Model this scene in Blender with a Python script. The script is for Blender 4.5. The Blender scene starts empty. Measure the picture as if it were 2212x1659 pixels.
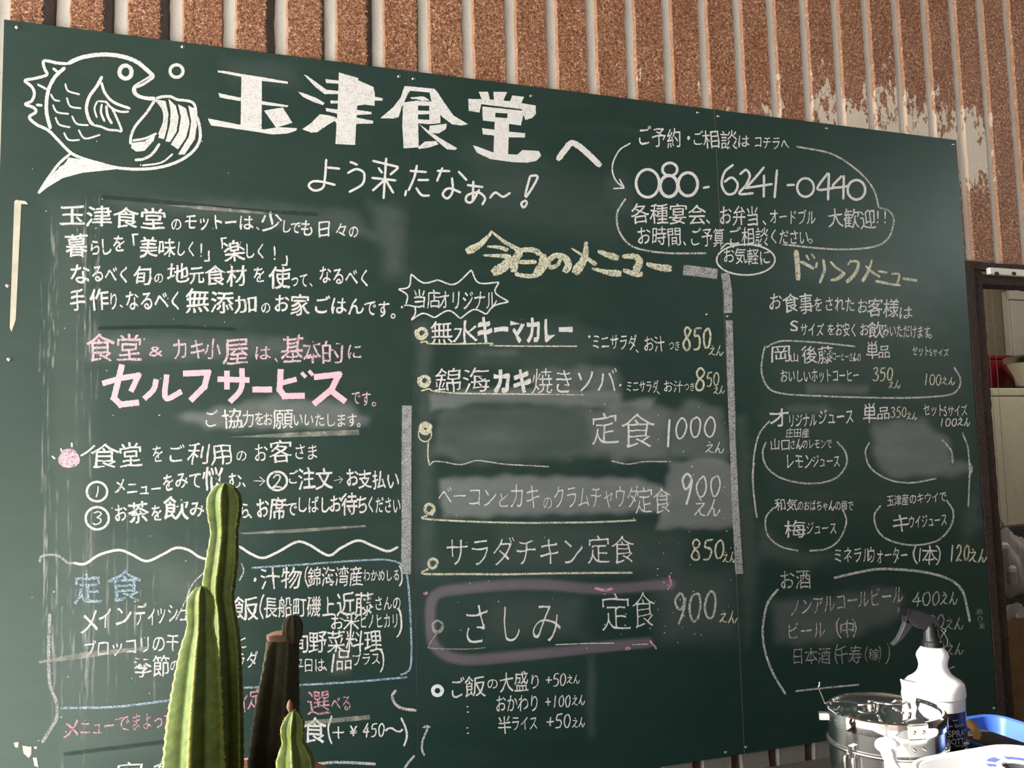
import bpy, bmesh, math, random
import numpy as np
from mathutils import Vector, Matrix, noise

random.seed(7)
S = bpy.context.scene
COL = S.collection

# ------------------------------------------------------------------ camera
F_PX = 1847.48
CAM = np.array([.4503, -2.0851, 1.4997])
YAW, PIT, ROLL = .3341, .0868, -.0246
_cy, _sy, _cp, _sp = math.cos(YAW), math.sin(YAW), math.cos(PIT), math.sin(PIT)
FWD = np.array([_sy * _cp, _cy * _cp, _sp])
_rt = np.array([_cy, -_sy, 0.])
_up = np.cross(_rt, FWD)
RGT = math.cos(ROLL) * _rt + math.sin(ROLL) * _up
UPV = -math.sin(ROLL) * _rt + math.cos(ROLL) * _up
cam = bpy.data.cameras.new('camera')
cam.sensor_fit = 'HORIZONTAL'
cam.sensor_width = 36.0
cam.lens = F_PX * 36.0 / 2212.0
cam.clip_start = .05
camo = bpy.data.objects.new('camera', cam)
COL.objects.link(camo)
camo.matrix_world = Matrix(((RGT[0], UPV[0], -FWD[0], CAM[0]), (RGT[1], UPV[1], -FWD[1], CAM[1]),
                            (RGT[2], UPV[2], -FWD[2], CAM[2]), (0, 0, 0, 1)))
S.camera = camo

# ------------------------------------------------------------------ world, sun, exposure
w = bpy.data.worlds.new('world')
S.world = w
w.use_nodes = True
bg = w.node_tree.nodes['Background']
bg.inputs[0].default_value = (1.0, .995, .985, 1)
bg.inputs[1].default_value = 10.5
sun = bpy.data.lights.new('sun', 'SUN')
sun.energy = 15.0
sun.angle = math.radians(.6)
sun.color = (1, .95, .87)
suno = bpy.data.objects.new('sun', sun)
COL.objects.link(suno)
_d = Vector((math.cos(math.radians(-7)), math.sin(math.radians(-7)), -math.tan(math.radians(25)))).normalized()
suno.rotation_euler = _d.to_track_quat('-Z', 'Y').to_euler()
S.view_settings.view_transform = 'Standard'
S.view_settings.look = 'None'
S.view_settings.exposure = 0.0
S.view_settings.gamma = 1.0
S.view_settings.use_curve_mapping = False


# ------------------------------------------------------------------ pixel helpers (reference frame 2212x1659)
def ray(x, y):
    return FWD + RGT * (x - 1106) / F_PX - UPV * (y - 829.5) / F_PX


def onY(x, y, Y=0.):
    d = ray(x, y)
    return CAM + d * (Y - CAM[1]) / d[1]


def onZ(x, y, Z):
    d = ray(x, y)
    return CAM + d * (Z - CAM[2]) / d[2]


def atD(x, y, D):
    return CAM + ray(x, y) * D


def onY_many(P, Y=0.):
    P = np.asarray(P, float)
    d = FWD[None] + RGT[None] * ((P[:, :1] - 1106) / F_PX) - UPV[None] * ((P[:, 1:2] - 829.5) / F_PX)
    return CAM[None] + d * ((Y - CAM[1]) / d[:, 1:2])


def to_px(Q):
    d = np.asarray(Q, float) - CAM
    z = d @ FWD
    return np.stack([1106 + F_PX * (d @ RGT) / z, 829.5 - F_PX * (d @ UPV) / z], -1)


# ------------------------------------------------------------------ materials
def newmat(name):
    m = bpy.data.materials.new(name)
    m.use_nodes = True
    nt = m.node_tree
    return m, nt, nt.nodes['Principled BSDF'], nt.nodes['Material Output']


def N(nt, typ, **kw):
    n = nt.nodes.new(typ)
    for k, v in kw.items():
        if k.startswith('i_'):
            n.inputs[k[2:].replace('_', ' ')].default_value = v
        elif k.startswith('n_'):
            n.inputs[int(k[2:])].default_value = v
        else:
            setattr(n, k, v)
    return n


def ramp(nt, fac, stops):
    r = N(nt, 'ShaderNodeValToRGB')
    e = r.color_ramp.elements
    while len(e) < len(stops):
        e.new(.5)
    for el, (p, c) in zip(e, stops):
        el.position = p
        el.color = (c if len(c) == 4 else (*c, 1)) if hasattr(c, '__len__') else (c, c, c, 1)
    nt.links.new(fac, r.inputs[0])
    return r.outputs[0]


def coords(nt, scale=(1, 1, 1), kind='Object'):
    tc = N(nt, 'ShaderNodeTexCoord')
    mp = N(nt, 'ShaderNodeMapping')
    mp.inputs['Scale'].default_value = scale
    nt.links.new(tc.outputs[kind], mp.inputs[0])
    return mp.outputs[0]


def wcoords(nt, scale=(1, 1, 1)):
    g = N(nt, 'ShaderNodeNewGeometry')
    mp = N(nt, 'ShaderNodeMapping')
    mp.inputs['Scale'].default_value = scale
    nt.links.new(g.outputs['Position'], mp.inputs[0])
    return mp.outputs[0]


def noise_tex(nt, vec, scale, detail=3, rough=.55):
    n = N(nt, 'ShaderNodeTexNoise')
    n.inputs['Scale'].default_value = scale
    n.inputs['Detail'].default_value = detail
    n.inputs['Roughness'].default_value = rough
    nt.links.new(vec, n.inputs['Vector'])
    return n.outputs['Fac']


def mixc(nt, fac, a, b, mode='MIX'):
    m = N(nt, 'ShaderNodeMix', data_type='RGBA', blend_type=mode)
    for sock, v in ((m.inputs[0], fac), (m.inputs[6], a), (m.inputs[7], b)):
        if hasattr(v, 'is_output'):
            nt.links.new(v, sock)
        elif hasattr(v, '__len__'):
            sock.default_value = v if len(v) == 4 else (*v, 1)
        else:
            sock.default_value = v
    return m.outputs[2]


def math_(nt, op, a, b=None, c=None, clamp=False):
    m = N(nt, 'ShaderNodeMath', operation=op, use_clamp=clamp)
    for s, v in zip(m.inputs, (a, b, c)):
        if v is None:
            continue
        if hasattr(v, 'is_output'):
            nt.links.new(v, s)
        else:
            s.default_value = v
    return m.outputs[0]


def bump(nt, bs, h, strength=.3, dist=.002):
    b = N(nt, 'ShaderNodeBump')
    b.inputs['Strength'].default_value = strength
    b.inputs['Distance'].default_value = dist
    nt.links.new(h, b.inputs['Height'])
    nt.links.new(b.outputs[0], bs.inputs['Normal'])


def simple(name, col, rough=.5, metal=0., var=.12, scale=30, spec=.5, emit=None):
    m, nt, bs, out = newmat(name)
    v = coords(nt)
    n = noise_tex(nt, v, scale, 4)
    lo = tuple(c * (1 - var) for c in col)
    hi = tuple(min(1, c * (1 + var)) for c in col)
    nt.links.new(ramp(nt, n, [(.3, lo), (.7, hi)]), bs.inputs['Base Color'])
    bs.inputs['Roughness'].default_value = rough
    bs.inputs['Metallic'].default_value = metal
    bs.inputs['Specular IOR Level'].default_value = spec
    return m


def chalk_mat(name, col, lo=.30, hi=.52, grain=420, stretch=(1, 1, 1), mx=1.0, mn=0.):
    """chalk grain: the stroke covers the board where the grain noise is high"""
    m, nt, bs, out = newmat(name)
    v = wcoords(nt, stretch)
    a = noise_tex(nt, v, grain, 2, .6)
    b = noise_tex(nt, v, 55, 2)
    s = math_(nt, 'ADD', math_(nt, 'MULTIPLY', a, .75), math_(nt, 'MULTIPLY', b, .25))
    al = N(nt, 'ShaderNodeMapRange', interpolation_type='SMOOTHSTEP')
    nt.links.new(s, al.inputs[0])
    al.inputs[1].default_value = lo
    al.inputs[2].default_value = hi
    al.inputs[3].default_value = mn
    al.inputs[4].default_value = mx
    bs.inputs['Base Color'].default_value = (*col, 1)
    bs.inputs['Roughness'].default_value = 1
    bs.inputs['Specular IOR Level'].default_value = .05
    tr = N(nt, 'ShaderNodeBsdfTransparent')
    mx_ = N(nt, 'ShaderNodeMixShader')
    nt.links.new(al.outputs[0], mx_.inputs[0])
    nt.links.new(tr.outputs[0], mx_.inputs[1])
    nt.links.new(bs.outputs[0], mx_.inputs[2])
    nt.links.new(mx_.outputs[0], out.inputs[0])
    return m


WHITE, CREAM, PINK, BLUE = (.75, .75, .745), (.70, .70, .54), (.78, .55, .64), (.42, .58, .72)
CH = {
    'w': chalk_mat('chalk_white', WHITE, .30, .50, mn=.2),
    'W': chalk_mat('chalk_white_dense', WHITE, .30, .52, grain=360, mn=.5),
    'g': chalk_mat('chalk_white_light', WHITE, .34, .58, mx=.85),
    'f': chalk_mat('chalk_white_faint', WHITE, .30, .58, mx=.5),
    'c': chalk_mat('chalk_cream', CREAM, .32, .56),
    'C': chalk_mat('chalk_cream_side', CREAM, .35, .57, grain=320, mn=.22),
    'p': chalk_mat('chalk_pink', PINK, .32, .54),
    'P': chalk_mat('chalk_pink_dense', (.80, .56, .66), .26, .48, mn=.5),
    'r': chalk_mat('chalk_rose', (.80, .42, .50), .36, .58, mx=.9),
    'b': chalk_mat('chalk_blue', BLUE, .36, .58, mx=.9),
    'B': chalk_mat('chalk_pale_blue', (.78, .84, .92), .22, .44),
    's': chalk_mat('chalk_side_smear', (.62, .63, .64), .36, .64, grain=330, mx=.7, mn=.28),
    'd': chalk_mat('chalk_drip', WHITE, .44, .80, grain=160, stretch=(1, 1, .12), mx=.36),
    't': chalk_mat('tape_residue', (.50, .50, .45), .1, .9, grain=40, mx=.75),
    'k': chalk_mat('wet_wipe_mark', (.018, .035, .03), .20, .5, grain=60, mx=.34),
}


def board_mat():
    m, nt, bs, out = newmat('green_chalkboard')
    v = wcoords(nt)
    base = ramp(nt, noise_tex(nt, v, 6, 3), [(.3, (.0105, .034, .029)), (.7, (.0135, .0395, .034))])
    at = N(nt, 'ShaderNodeAttribute', attribute_name='dust')
    sep = N(nt, 'ShaderNodeSeparateColor')
    nt.links.new(at.outputs['Color'], sep.inputs[0])
    fine = noise_tex(nt, v, 90, 4, .65)
    wip = noise_tex(nt, wcoords(nt, (7, 7, 26)), 1.0, 5, .6)
    tex = math_(nt, 'ADD', math_(nt, 'MULTIPLY', fine, .22), math_(nt, 'ADD', math_(nt, 'MULTIPLY', wip, .45), .20))
    dust = math_(nt, 'MULTIPLY', sep.outputs[0], math_(nt, 'ADD', tex, .10), clamp=True)
    haze = math_(nt, 'MULTIPLY', math_(nt, 'SUBTRACT', wip, .48, clamp=True), .07)
    dust = math_(nt, 'ADD', dust, haze, clamp=True)
    pink = math_(nt, 'MULTIPLY', sep.outputs[1], math_(nt, 'ADD', tex, .10), clamp=True)
    c1 = mixc(nt, dust, base, (.52, .53, .54))
    c2 = mixc(nt, pink, c1, (.66, .46, .62))
    c3 = mixc(nt, sep.outputs[2], c2, (.024, .046, .039))
    nt.links.new(c3, bs.inputs['Base Color'])
    r = math_(nt, 'ADD', .36, math_(nt, 'MULTIPLY', dust, .8), clamp=True)
    nt.links.new(r, bs.inputs['Roughness'])
    bs.inputs['Specular IOR Level'].default_value = 1.0
    bs.inputs['Specular Tint'].default_value = (.82, 1, .95, 1)
    bump(nt, bs, noise_tex(nt, v, 900, 2), .08, .0006)
    return m


M_BOARD = board_mat()
M_PLY = simple('board_edge_ply', (.28, .24, .17), .8)


def rust_mat(name, face=True):
    """siding paint: brown granular rust where it has rusted, grey paint elsewhere"""
    m, nt, bs, out = newmat(name)
    v = wcoords(nt)
    g = N(nt, 'ShaderNodeNewGeometry')
    sp = N(nt, 'ShaderNodeSeparateXYZ')
    nt.links.new(g.outputs['Position'], sp.inputs[0])
    grain = noise_tex(nt, v, 290, 2, .6)
    grain2 = noise_tex(nt, v, 110, 3, .6)
    blot = noise_tex(nt, wcoords(nt, (1, 1, .45)), 14, 4, .6)
    gg = math_(nt, 'ADD', math_(nt, 'MULTIPLY', grain, .62), math_(nt, 'MULTIPLY', grain2, .38))
    rust = ramp(nt, gg, [(.33, (.020, .009, .006)), (.41, (.13, .052, .027)), (.49, (.28, .128, .070)), (.57, (.47, .245, .145)), (.66, (.98, .66, .48))])
    rust = mixc(nt, ramp(nt, blot, [(.36, .55), (.66, 0.)]), rust, (.62, .50, .42), 'MULTIPLY')
    grey = ramp(nt, noise_tex(nt, wcoords(nt, (1, 1, .2)), 60, 3), [(.3, (.60, .585, .55)), (.7, (.70, .685, .645))])
    grey = mixc(nt, math_(nt, 'LESS_THAN', sp.outputs[2], 1.25), grey, (.20, .19, .175))
    stain = ramp(nt, noise_tex(nt, v, 160, 4, .7), [(.60, 0.), (.68, .75)])
    grey = mixc(nt, stain, grey, (.16, .10, .06))
    edge = math_(nt, 'MULTIPLY', math_(nt, 'SUBTRACT', blot, .5), .35)
    hi = math_(nt, 'GREATER_THAN', math_(nt, 'ADD', sp.outputs[2], edge), 1.25)
    if face:
        # cream paint still holding in patches towards the door end, just above the board
        pm = math_(nt, 'MULTIPLY', math_(nt, 'SUBTRACT', sp.outputs[0], 1.15), .75, clamp=True)
        zz = math_(nt, 'SUBTRACT', 2.86, sp.outputs[2])
        zz2 = math_(nt, 'SUBTRACT', sp.outputs[2], 2.20)
        pm = math_(nt, 'MULTIPLY', pm, math_(nt, 'MULTIPLY', math_(nt, 'SUBTRACT', 3.02, sp.outputs[0]), 5, clamp=True))
        pm = math_(nt, 'MULTIPLY', pm, math_(nt, 'MULTIPLY', zz, 2.4, clamp=True))
        pm = math_(nt, 'MULTIPLY', pm, math_(nt, 'MULTIPLY', zz2, 4, clamp=True))
        pn = noise_tex(nt, wcoords(nt, (1, 1, .5)), 42, 7, .70)
        big = noise_tex(nt, wcoords(nt, (1, 1, .35)), 7.5, 1)
        pn = math_(nt, 'ADD', math_(nt, 'MULTIPLY', pn, .72), math_(nt, 'MULTIPLY', big, .28))
        pn = math_(nt, 'ADD', math_(nt, 'MULTIPLY', math_(nt, 'SUBTRACT', pn, .5), 2.6), .5)
        pat = math_(nt, 'GREATER_THAN', math_(nt, 'ADD', pn, math_(nt, 'MULTIPLY', pm, .78)), 1.02)
        rust = mixc(nt, pat, rust, mixc(nt, grain2, (.60, .52, .43), (.72, .64, .53)))
        # ragged near-black band on each rib's right edge, painted as its shadow gap
        uv = N(nt, 'ShaderNodeAttribute', attribute_name='edge_shade')
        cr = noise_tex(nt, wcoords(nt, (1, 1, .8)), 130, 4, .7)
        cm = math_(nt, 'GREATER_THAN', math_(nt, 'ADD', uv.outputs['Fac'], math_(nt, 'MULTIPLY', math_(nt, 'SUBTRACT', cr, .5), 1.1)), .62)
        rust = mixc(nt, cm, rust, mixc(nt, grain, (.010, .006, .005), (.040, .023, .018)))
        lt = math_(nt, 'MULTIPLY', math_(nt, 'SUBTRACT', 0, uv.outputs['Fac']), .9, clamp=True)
        rust = mixc(nt, lt, rust, (.60, .36, .22))  # left flank coloured paler orange, painting the light it catches
        gd = math_(nt, 'MULTIPLY', math_(nt, 'SUBTRACT', 2.115, sp.outputs[2]), 22, clamp=True)
        rust = mixc(nt, math_(nt, 'MULTIPLY', gd, math_(nt, 'GREATER_THAN', sp.outputs[2], 1.9)), rust, (.05, .028, .02))
        col = mixc(nt, hi, grey, rust)
    else:
        brown = mixc(nt, grain, (.07, .038, .022), (.17, .09, .05))
        col = mixc(nt, hi, brown, grey)
    nt.links.new(col, bs.inputs['Base Color'])
    bs.inputs['Roughness'].default_value = .55
    bump(nt, bs, gg, .55 if face else .1, .004)
    return m


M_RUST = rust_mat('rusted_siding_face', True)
M_GROOVE = rust_mat('painted_siding_groove', False)


def dark_rust():
    m, nt, bs, out = newmat('dark_flaking_rust')
    v = wcoords(nt)
    a = noise_tex(nt, v, 160, 4, .7)
    nt.links.new(ramp(nt, a, [(.3, (.010, .006, .0045)), (.5, (.032, .017, .012)), (.68, (.085, .050, .033)), (.8, (.22, .16, .12))]), bs.inputs['Base Color'])
    bs.inputs['Roughness'].default_value = .7
    bump(nt, bs, a, .8, .006)
    return m


M_DRUST = dark_rust()


def wood_mat(name, a, b, axis=(1, 14, 14), rough=.6):
    m, nt, bs, out = newmat(name)
    n = noise_tex(nt, wcoords(nt, axis), 5, 6, .62)
    nt.links.new(ramp(nt, n, [(.3, a), (.7, b)]), bs.inputs['Base Color'])
    bs.inputs['Roughness'].default_value = rough
    bump(nt, bs, n, .2, .002)
    return m


M_COUNTER = wood_mat('dark_counter_wood', (.008, .0065, .0055), (.022, .018, .015), rough=.9)
M_COUNTER.node_tree.nodes['Principled BSDF'].inputs['Specular IOR Level'].default_value = .1
M_DECK = wood_mat('dark_added_boards', (.022, .017, .013), (.05, .04, .03), rough=.8)
M_CONC = simple('pale_concrete', (.66, .64, .59), .9, var=.15, scale=3)
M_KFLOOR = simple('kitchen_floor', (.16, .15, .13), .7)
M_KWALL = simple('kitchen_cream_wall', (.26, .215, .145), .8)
M_STEEL = simple('stainless_steel', (.74, .73, .71), .16, 1.0, var=.04, scale=8)
M_MIRROR = simple('polished_stainless', (.78, .77, .76), .05, 1.0, var=.03, scale=8)
M_BRUSHED = simple('brushed_stainless', (.66, .64, .58), .34, 1.0, var=.08, scale=6)
M_WHITEPL = simple('white_plastic', (.86, .86, .87), .38, var=.02)
M_BLACKPL = simple('black_plastic', (.008, .008, .009), .22, var=.2)
M_BLACKMAT = simple('black_matt_plastic', (.010, .010, .012), .55, var=.15)
M_LABEL = simple('black_label', (.014, .013, .018), .35, var=.1)
M_LETTER = simple('silver_print', (.52, .53, .54), .5)
M_BLUEPL = simple('blue_plastic', (.040, .115, .46), .4, var=.06)
M_BROWN = simple('dark_brown_fabric', (.035, .022, .014), .85, var=.3, scale=60)
M_MUST = simple('mustard_sunlit_fabric', (.46, .26, .055), .8)
M_RED = simple('red_lacquer', (.16, .010, .016), .18, var=.1)
M_WHITEEN = simple('white_enamel', (.72, .69, .62), .4, var=.04)
M_BEIGE = simple('beige_enamel', (.60, .57, .44), .4, var=.05)
M_PAPER = simple('brown_paper', (.30, .185, .085), .85, var=.2, scale=14)
M_BAGPL = simple('grey_plastic_film', (.36, .34, .34), .3, var=.15, scale=12)
M_TERRA = simple('terracotta', (.36, .15, .08), .85)
M_SOIL = simple('dark_soil', (.03, .022, .016), .95, var=.4, scale=120)
M_DKGREY = simple('dark_grey_rubber', (.03, .034, .034), .6)
M_BLUEINK = simple('blue_ink', (.12, .15, .55), .5)
M_SCAR = simple('brown_callus', (.12, .05, .026), .8, var=.3, scale=90)
M_SPINE = simple('spine_brown', (.22, .14, .09), .7)
M_TAPE = simple('yellowed_tape', (.55, .52, .42), .45, var=.15, scale=25)
M_PAINT = simple('cream_paint_splash', (.72, .70, .58), .6)
M_DARKW = wood_mat('dark_timber_wall', (.07, .055, .045), (.13, .10, .08), (14, 14, 1))


def cactus_mat():
    m, nt, bs, out = newmat('cactus_skin')
    v = coords(nt)
    n = noise_tex(nt, v, 60, 5, .65)
    at = N(nt, 'ShaderNodeAttribute', attribute_name='ridge')
    skin = ramp(nt, n, [(.28, (.022, .040, .004)), (.5, (.046, .070, .006)), (.72, (.078, .104, .010))])
    c = mixc(nt, at.outputs['Fac'], skin, (.32, .34, .09))
    nt.links.new(c, bs.inputs['Base Color'])
    bs.inputs['Roughness'].default_value = .62
    bs.inputs['Specular IOR Level'].default_value = .3
    bs.inputs['Subsurface Weight'].default_value = .05
    bs.inputs['Subsurface Radius'].default_value = (.006, .010, .003)
    bs.inputs['Subsurface Scale'].default_value = .5
    bump(nt, bs, n, .15, .002)
    return m


M_CACTUS = cactus_mat()


def cactus_dark():
    m, nt, bs, out = newmat('cactus_old_skin')
    n = noise_tex(nt, coords(nt), 45, 5, .7)
    at = N(nt, 'ShaderNodeAttribute', attribute_name='ridge')
    skin = ramp(nt, n, [(.3, (.014, .013, .007)), (.55, (.024, .022, .010)), (.75, (.048, .028, .014))])
    nt.links.new(mixc(nt, math_(nt, 'MULTIPLY', at.outputs['Fac'], .5), skin, (.10, .095, .055)), bs.inputs['Base Color'])
    bs.inputs['Roughness'].default_value = .85
    bs.inputs['Specular IOR Level'].default_value = .2
    return m


M_CACTUS_OLD = cactus_dark()


# ------------------------------------------------------------------ object helpers
def mesh_obj(name, verts, faces, mat, parent=None, smooth=False):
    me = bpy.data.meshes.new(name)
    me.from_pydata([tuple(map(float, v)) for v in verts], [], faces)
    me.update()
    if mat:
        me.materials.append(mat)
    if smooth:
        me.polygons.foreach_set('use_smooth', [True] * len(me.polygons))
    o = bpy.data.objects.new(name, me)
    COL.objects.link(o)
    if parent:
        o.parent = parent
        o.matrix_parent_inverse = Matrix.Translation(-Vector(parent.location)) if parent.type == 'EMPTY' and not parent.parent else Matrix()
    return o


def bm_obj(name, bm, mat, parent=None, smooth=False):
    me = bpy.data.meshes.new(name)
    bm.normal_update()
    bm.to_mesh(me)
    bm.free()
    if mat:
        me.materials.append(mat)
    if smooth:
        me.polygons.foreach_set('use_smooth', [True] * len(me.polygons))
        try:
            me.set_sharp_from_angle(angle=math.radians(40))
        except Exception:
            pass
    o = bpy.data.objects.new(name, me)
    COL.objects.link(o)
    if parent:
        o.parent = parent
        o.matrix_parent_inverse = Matrix.Translation(-Vector(parent.location)) if parent.type == 'EMPTY' and not parent.parent else Matrix()
    return o


def tag(o, label=None, cat=None, group=None, kind=None):
    for k, v in (('label', label), ('category', cat), ('group', group), ('kind', kind)):
        if v:
            o[k] = v
    return o


def thing(name, label, cat, loc=(0, 0, 0), group=None):
    o = bpy.data.objects.new(name, None)
    o.empty_display_size = .05
    o.location = [float(c) for c in loc]
    COL.objects.link(o)
    return tag(o, label, cat, group)


def add_box(bm, lo, hi, bevel=0., M=None, seg=2):
    r = bmesh.ops.create_cube(bm, size=1.0)
    vs = r['verts']
    for v in vs:
        v.co = Vector([(lo[i] + hi[i]) / 2 + v.co[i] * (hi[i] - lo[i]) for i in range(3)])
        if M:
            v.co = M @ v.co
    if bevel:
        es = list({e for v in vs for e in v.link_edges})
        bmesh.ops.bevel(bm, geom=es, offset=bevel, segments=seg, profile=.5, affect='EDGES')


def box(name, lo, hi, mat, parent=None, bevel=0., M=None):
    bm = bmesh.new()
    add_box(bm, lo, hi, bevel, M)
    return bm_obj(name, bm, mat, parent)


def lathe(name, prof, center, mat, parent=None, n=48, cap=True, smooth=True):
    """prof: [(r, z)] bottom to top, around the vertical through center"""
    vs, fs = [], []
    for r, z in prof:
        for i in range(n):
            a = 2 * math.pi * i / n
            vs.append((center[0] + r * math.cos(a), center[1] + r * math.sin(a), z))
    for j in range(len(prof) - 1):
        for i in range(n):
            k = (i + 1) % n
            fs.append((j * n + i, j * n + k, (j + 1) * n + k, (j + 1) * n + i))
    if cap:
        if prof[0][0] > 1e-4:
            fs.append(tuple(reversed(range(n))))
        if prof[-1][0] > 1e-4:
            fs.append(tuple((len(prof) - 1) * n + i for i in range(n)))
    o = mesh_obj(name, vs, fs, mat, parent, smooth)
    try:
        o.data.set_sharp_from_angle(angle=math.radians(35))
    except Exception:
        pass
    return o


def smooth_path(pts, step):
    """Catmull-Rom through pts, resampled every `step` units"""
    P = [np.array(p, float) for p in pts]
    if len(P) == 2:
        dense = [P[0] + (P[1] - P[0]) * t for t in np.linspace(0, 1, 12)]
    else:
        Q = [2 * P[0] - P[1]] + P + [2 * P[-1] - P[-2]]
        dense = []
        for i in range(1, len(Q) - 2):
            p0, p1, p2, p3 = Q[i - 1:i + 3]
            for t in np.linspace(0, 1, 10, endpoint=False):
                dense.append(.5 * (2 * p1 + (p2 - p0) * t + (2 * p0 - 5 * p1 + 4 * p2 - p3) * t * t + (3 * p1 - p0 - 3 * p2 + p3) * t ** 3))
        dense.append(P[-1])
    D = np.array(dense)
    L = np.concatenate([[0], np.cumsum(np.linalg.norm(np.diff(D, axis=0), axis=1))])
    n = max(3, int(L[-1] / step) + 1)
    s = np.linspace(0, L[-1], n)
    return np.stack([np.interp(s, L, D[:, k]) for k in range(D.shape[1])], -1)


def tube(name, pts, r, mat, parent=None, n=8, step=None, close=False):
    P = smooth_path(pts, step or r * 1.5) if step != 0 else np.array(pts, float)
    vs, fs = [], []
    m = len(P)
    up = np.array([.13, .27, .95])
    for j in range(m):
        t = P[min(j + 1, m - 1)] - P[max(j - 1, 0)]
        t /= np.linalg.norm(t) + 1e-12
        a = np.cross(t, up)
        if np.linalg.norm(a) < .1:
            a = np.cross(t, [1, 0, 0])
        a /= np.linalg.norm(a)
        b = np.cross(t, a)
        rr = r if not callable(r) else r(j / (m - 1))
        for i in range(n):
            q = 2 * math.pi * i / n
            vs.append(P[j] + rr * (a * math.cos(q) + b * math.sin(q)))
    for j in range(m - 1):
        for i in range(n):
            k = (i + 1) % n
            fs.append((j * n + i, j * n + k, (j + 1) * n + k, (j + 1) * n + i))
    fs.append(tuple(reversed(range(n))))
    fs.append(tuple((m - 1) * n + i for i in range(n)))
    return mesh_obj(name, vs, fs, mat, parent, True)


def prism(name, poly, ax_u, ax_v, ax_n, origin, half, mat, parent=None, bevel=0.):
    """a 2-D outline (u, v) extruded +-half along ax_n"""
    bm = bmesh.new()
    o = np.array(origin)
    A = [bm.verts.new(tuple(o + u * ax_u + v * ax_v + half * ax_n)) for u, v in poly]
    B = [bm.verts.new(tuple(o + u * ax_u + v * ax_v - half * ax_n)) for u, v in poly]
    bm.faces.new(A)
    bm.faces.new(list(reversed(B)))
    for i in range(len(poly)):
        k = (i + 1) % len(poly)
        bm.faces.new((A[k], A[i], B[i], B[k]))
    bmesh.ops.recalc_face_normals(bm, faces=bm.faces[:])
    if bevel:
        bmesh.ops.bevel(bm, geom=bm.edges[:], offset=bevel, segments=2, profile=.5, affect='EDGES')
    return bm_obj(name, bm, mat, parent)


# ------------------------------------------------------------------ setting: ground, back wall, doorway, kitchen shell
ground = box('floor', (-14, -14, -.1), (9, 6, 0), M_CONC)
tag(ground, 'pale concrete ground under the counter', kind='structure')

dark_floor = box('floor_dark_added', (.05, -5.05, 0), (6.3, .028, .02), M_DECK)  # added dark floor, soaks up sun bounce below the board
tag(dark_floor, 'unseen dark timber floor under the counter, added to cut bounce light', kind='structure')

PITCH, X0 = 0.12045, 0.0988          # siding rhythm; X0 = left edge of a groove
YF, YG = .008, .019                # rib face plane and groove floor
DX0, DZ = 2.790, 2.085             # doorway: left jamb and head height
WL, WR, WT = -.50, 4.2, 3.35


def wall_piece(name, lo, hi):
    return box(name, lo, hi, M_GROOVE)


wall = wall_piece('wall_back', (WL, YG, 0), (DX0, YG + .05, WT))
tag(wall, 'rusted ribbed metal siding wall behind the chalkboard', kind='structure')
wall2 = wall_piece('wall_door_head', (DX0, YG, DZ), (WR, YG + .05, WT))
tag(wall2, 'rusted ribbed siding over the kitchen doorway', kind='structure')


def rib(parent, xl, xr, z0, z1, edge_shade):
    """one raised rib of the siding: sloped flanks, slightly ragged rust edge"""
    n = max(2, int((z1 - z0) / .02))
    sl = .0042
    vs, fs, at = [], [], []
    cols = 8
    for j in range(n + 1):
        z = z0 + (z1 - z0) * j / n
        rg = lambda k: .0022 * noise.noise(Vector((xl * 31 + k * 7.7, z * 38, k))) + .0015 * noise.noise(Vector((xl * 31 + k * 7.7, z * 110, k)))
        a, b = xl + rg(1), xr + rg(2)
        xs = [a, a + sl, a + sl + .002, a + .5 * (b - a), b - .036, b - .020, b - sl, b]
        for i, x in enumerate(xs):
            vs.append((x, YG + .001 if i in (0, 7) else YF + .0012 * noise.noise(Vector((x * 60, z * 60, 3))), z))
            at.append(-.55 if i == 0 else -.3 if i == 1 else 0 if i == 2 else max(0, min(1.2, .62 + (edge_shade - (b - x)) / .016 * .5)))
    for j in range(n):
        for i in range(cols - 1):
            q = j * cols + i
            fs.append((q, q + 1, q + cols + 1, q + cols))
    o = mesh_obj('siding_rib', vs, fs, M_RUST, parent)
    l = o.data.attributes.new('edge_shade', 'FLOAT', 'POINT')
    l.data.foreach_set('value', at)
    return o


EDGE_SHADE = {-2: .024, -1: .027, 0: .023, 1: .022, 2: .000, 3: .022, 4: .009, 5: .016, 6: .006, 7: .001, 8: .003, 9: -.004}  # width of the shade band painted on each rib
for i in range(-6, 34):
    xl = X0 + PITCH * i + .0285
    xr = X0 + PITCH * (i + 1) + .002
    if xl < WL or xr > WR:
        continue
    cr = EDGE_SHADE.get(i, random.choice((-.012, -.008, -.003, .002)))
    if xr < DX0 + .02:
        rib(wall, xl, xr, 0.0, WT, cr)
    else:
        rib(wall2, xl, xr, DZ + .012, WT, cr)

# door frame: rusty angle-iron jamb, header and white rail
d1 = tag(bpy.data.objects.new('door_1', None), 'rusty steel frame of the kitchen doorway', kind='structure')
d1.location = (DX0, 0, 0)
COL.objects.link(d1)


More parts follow.
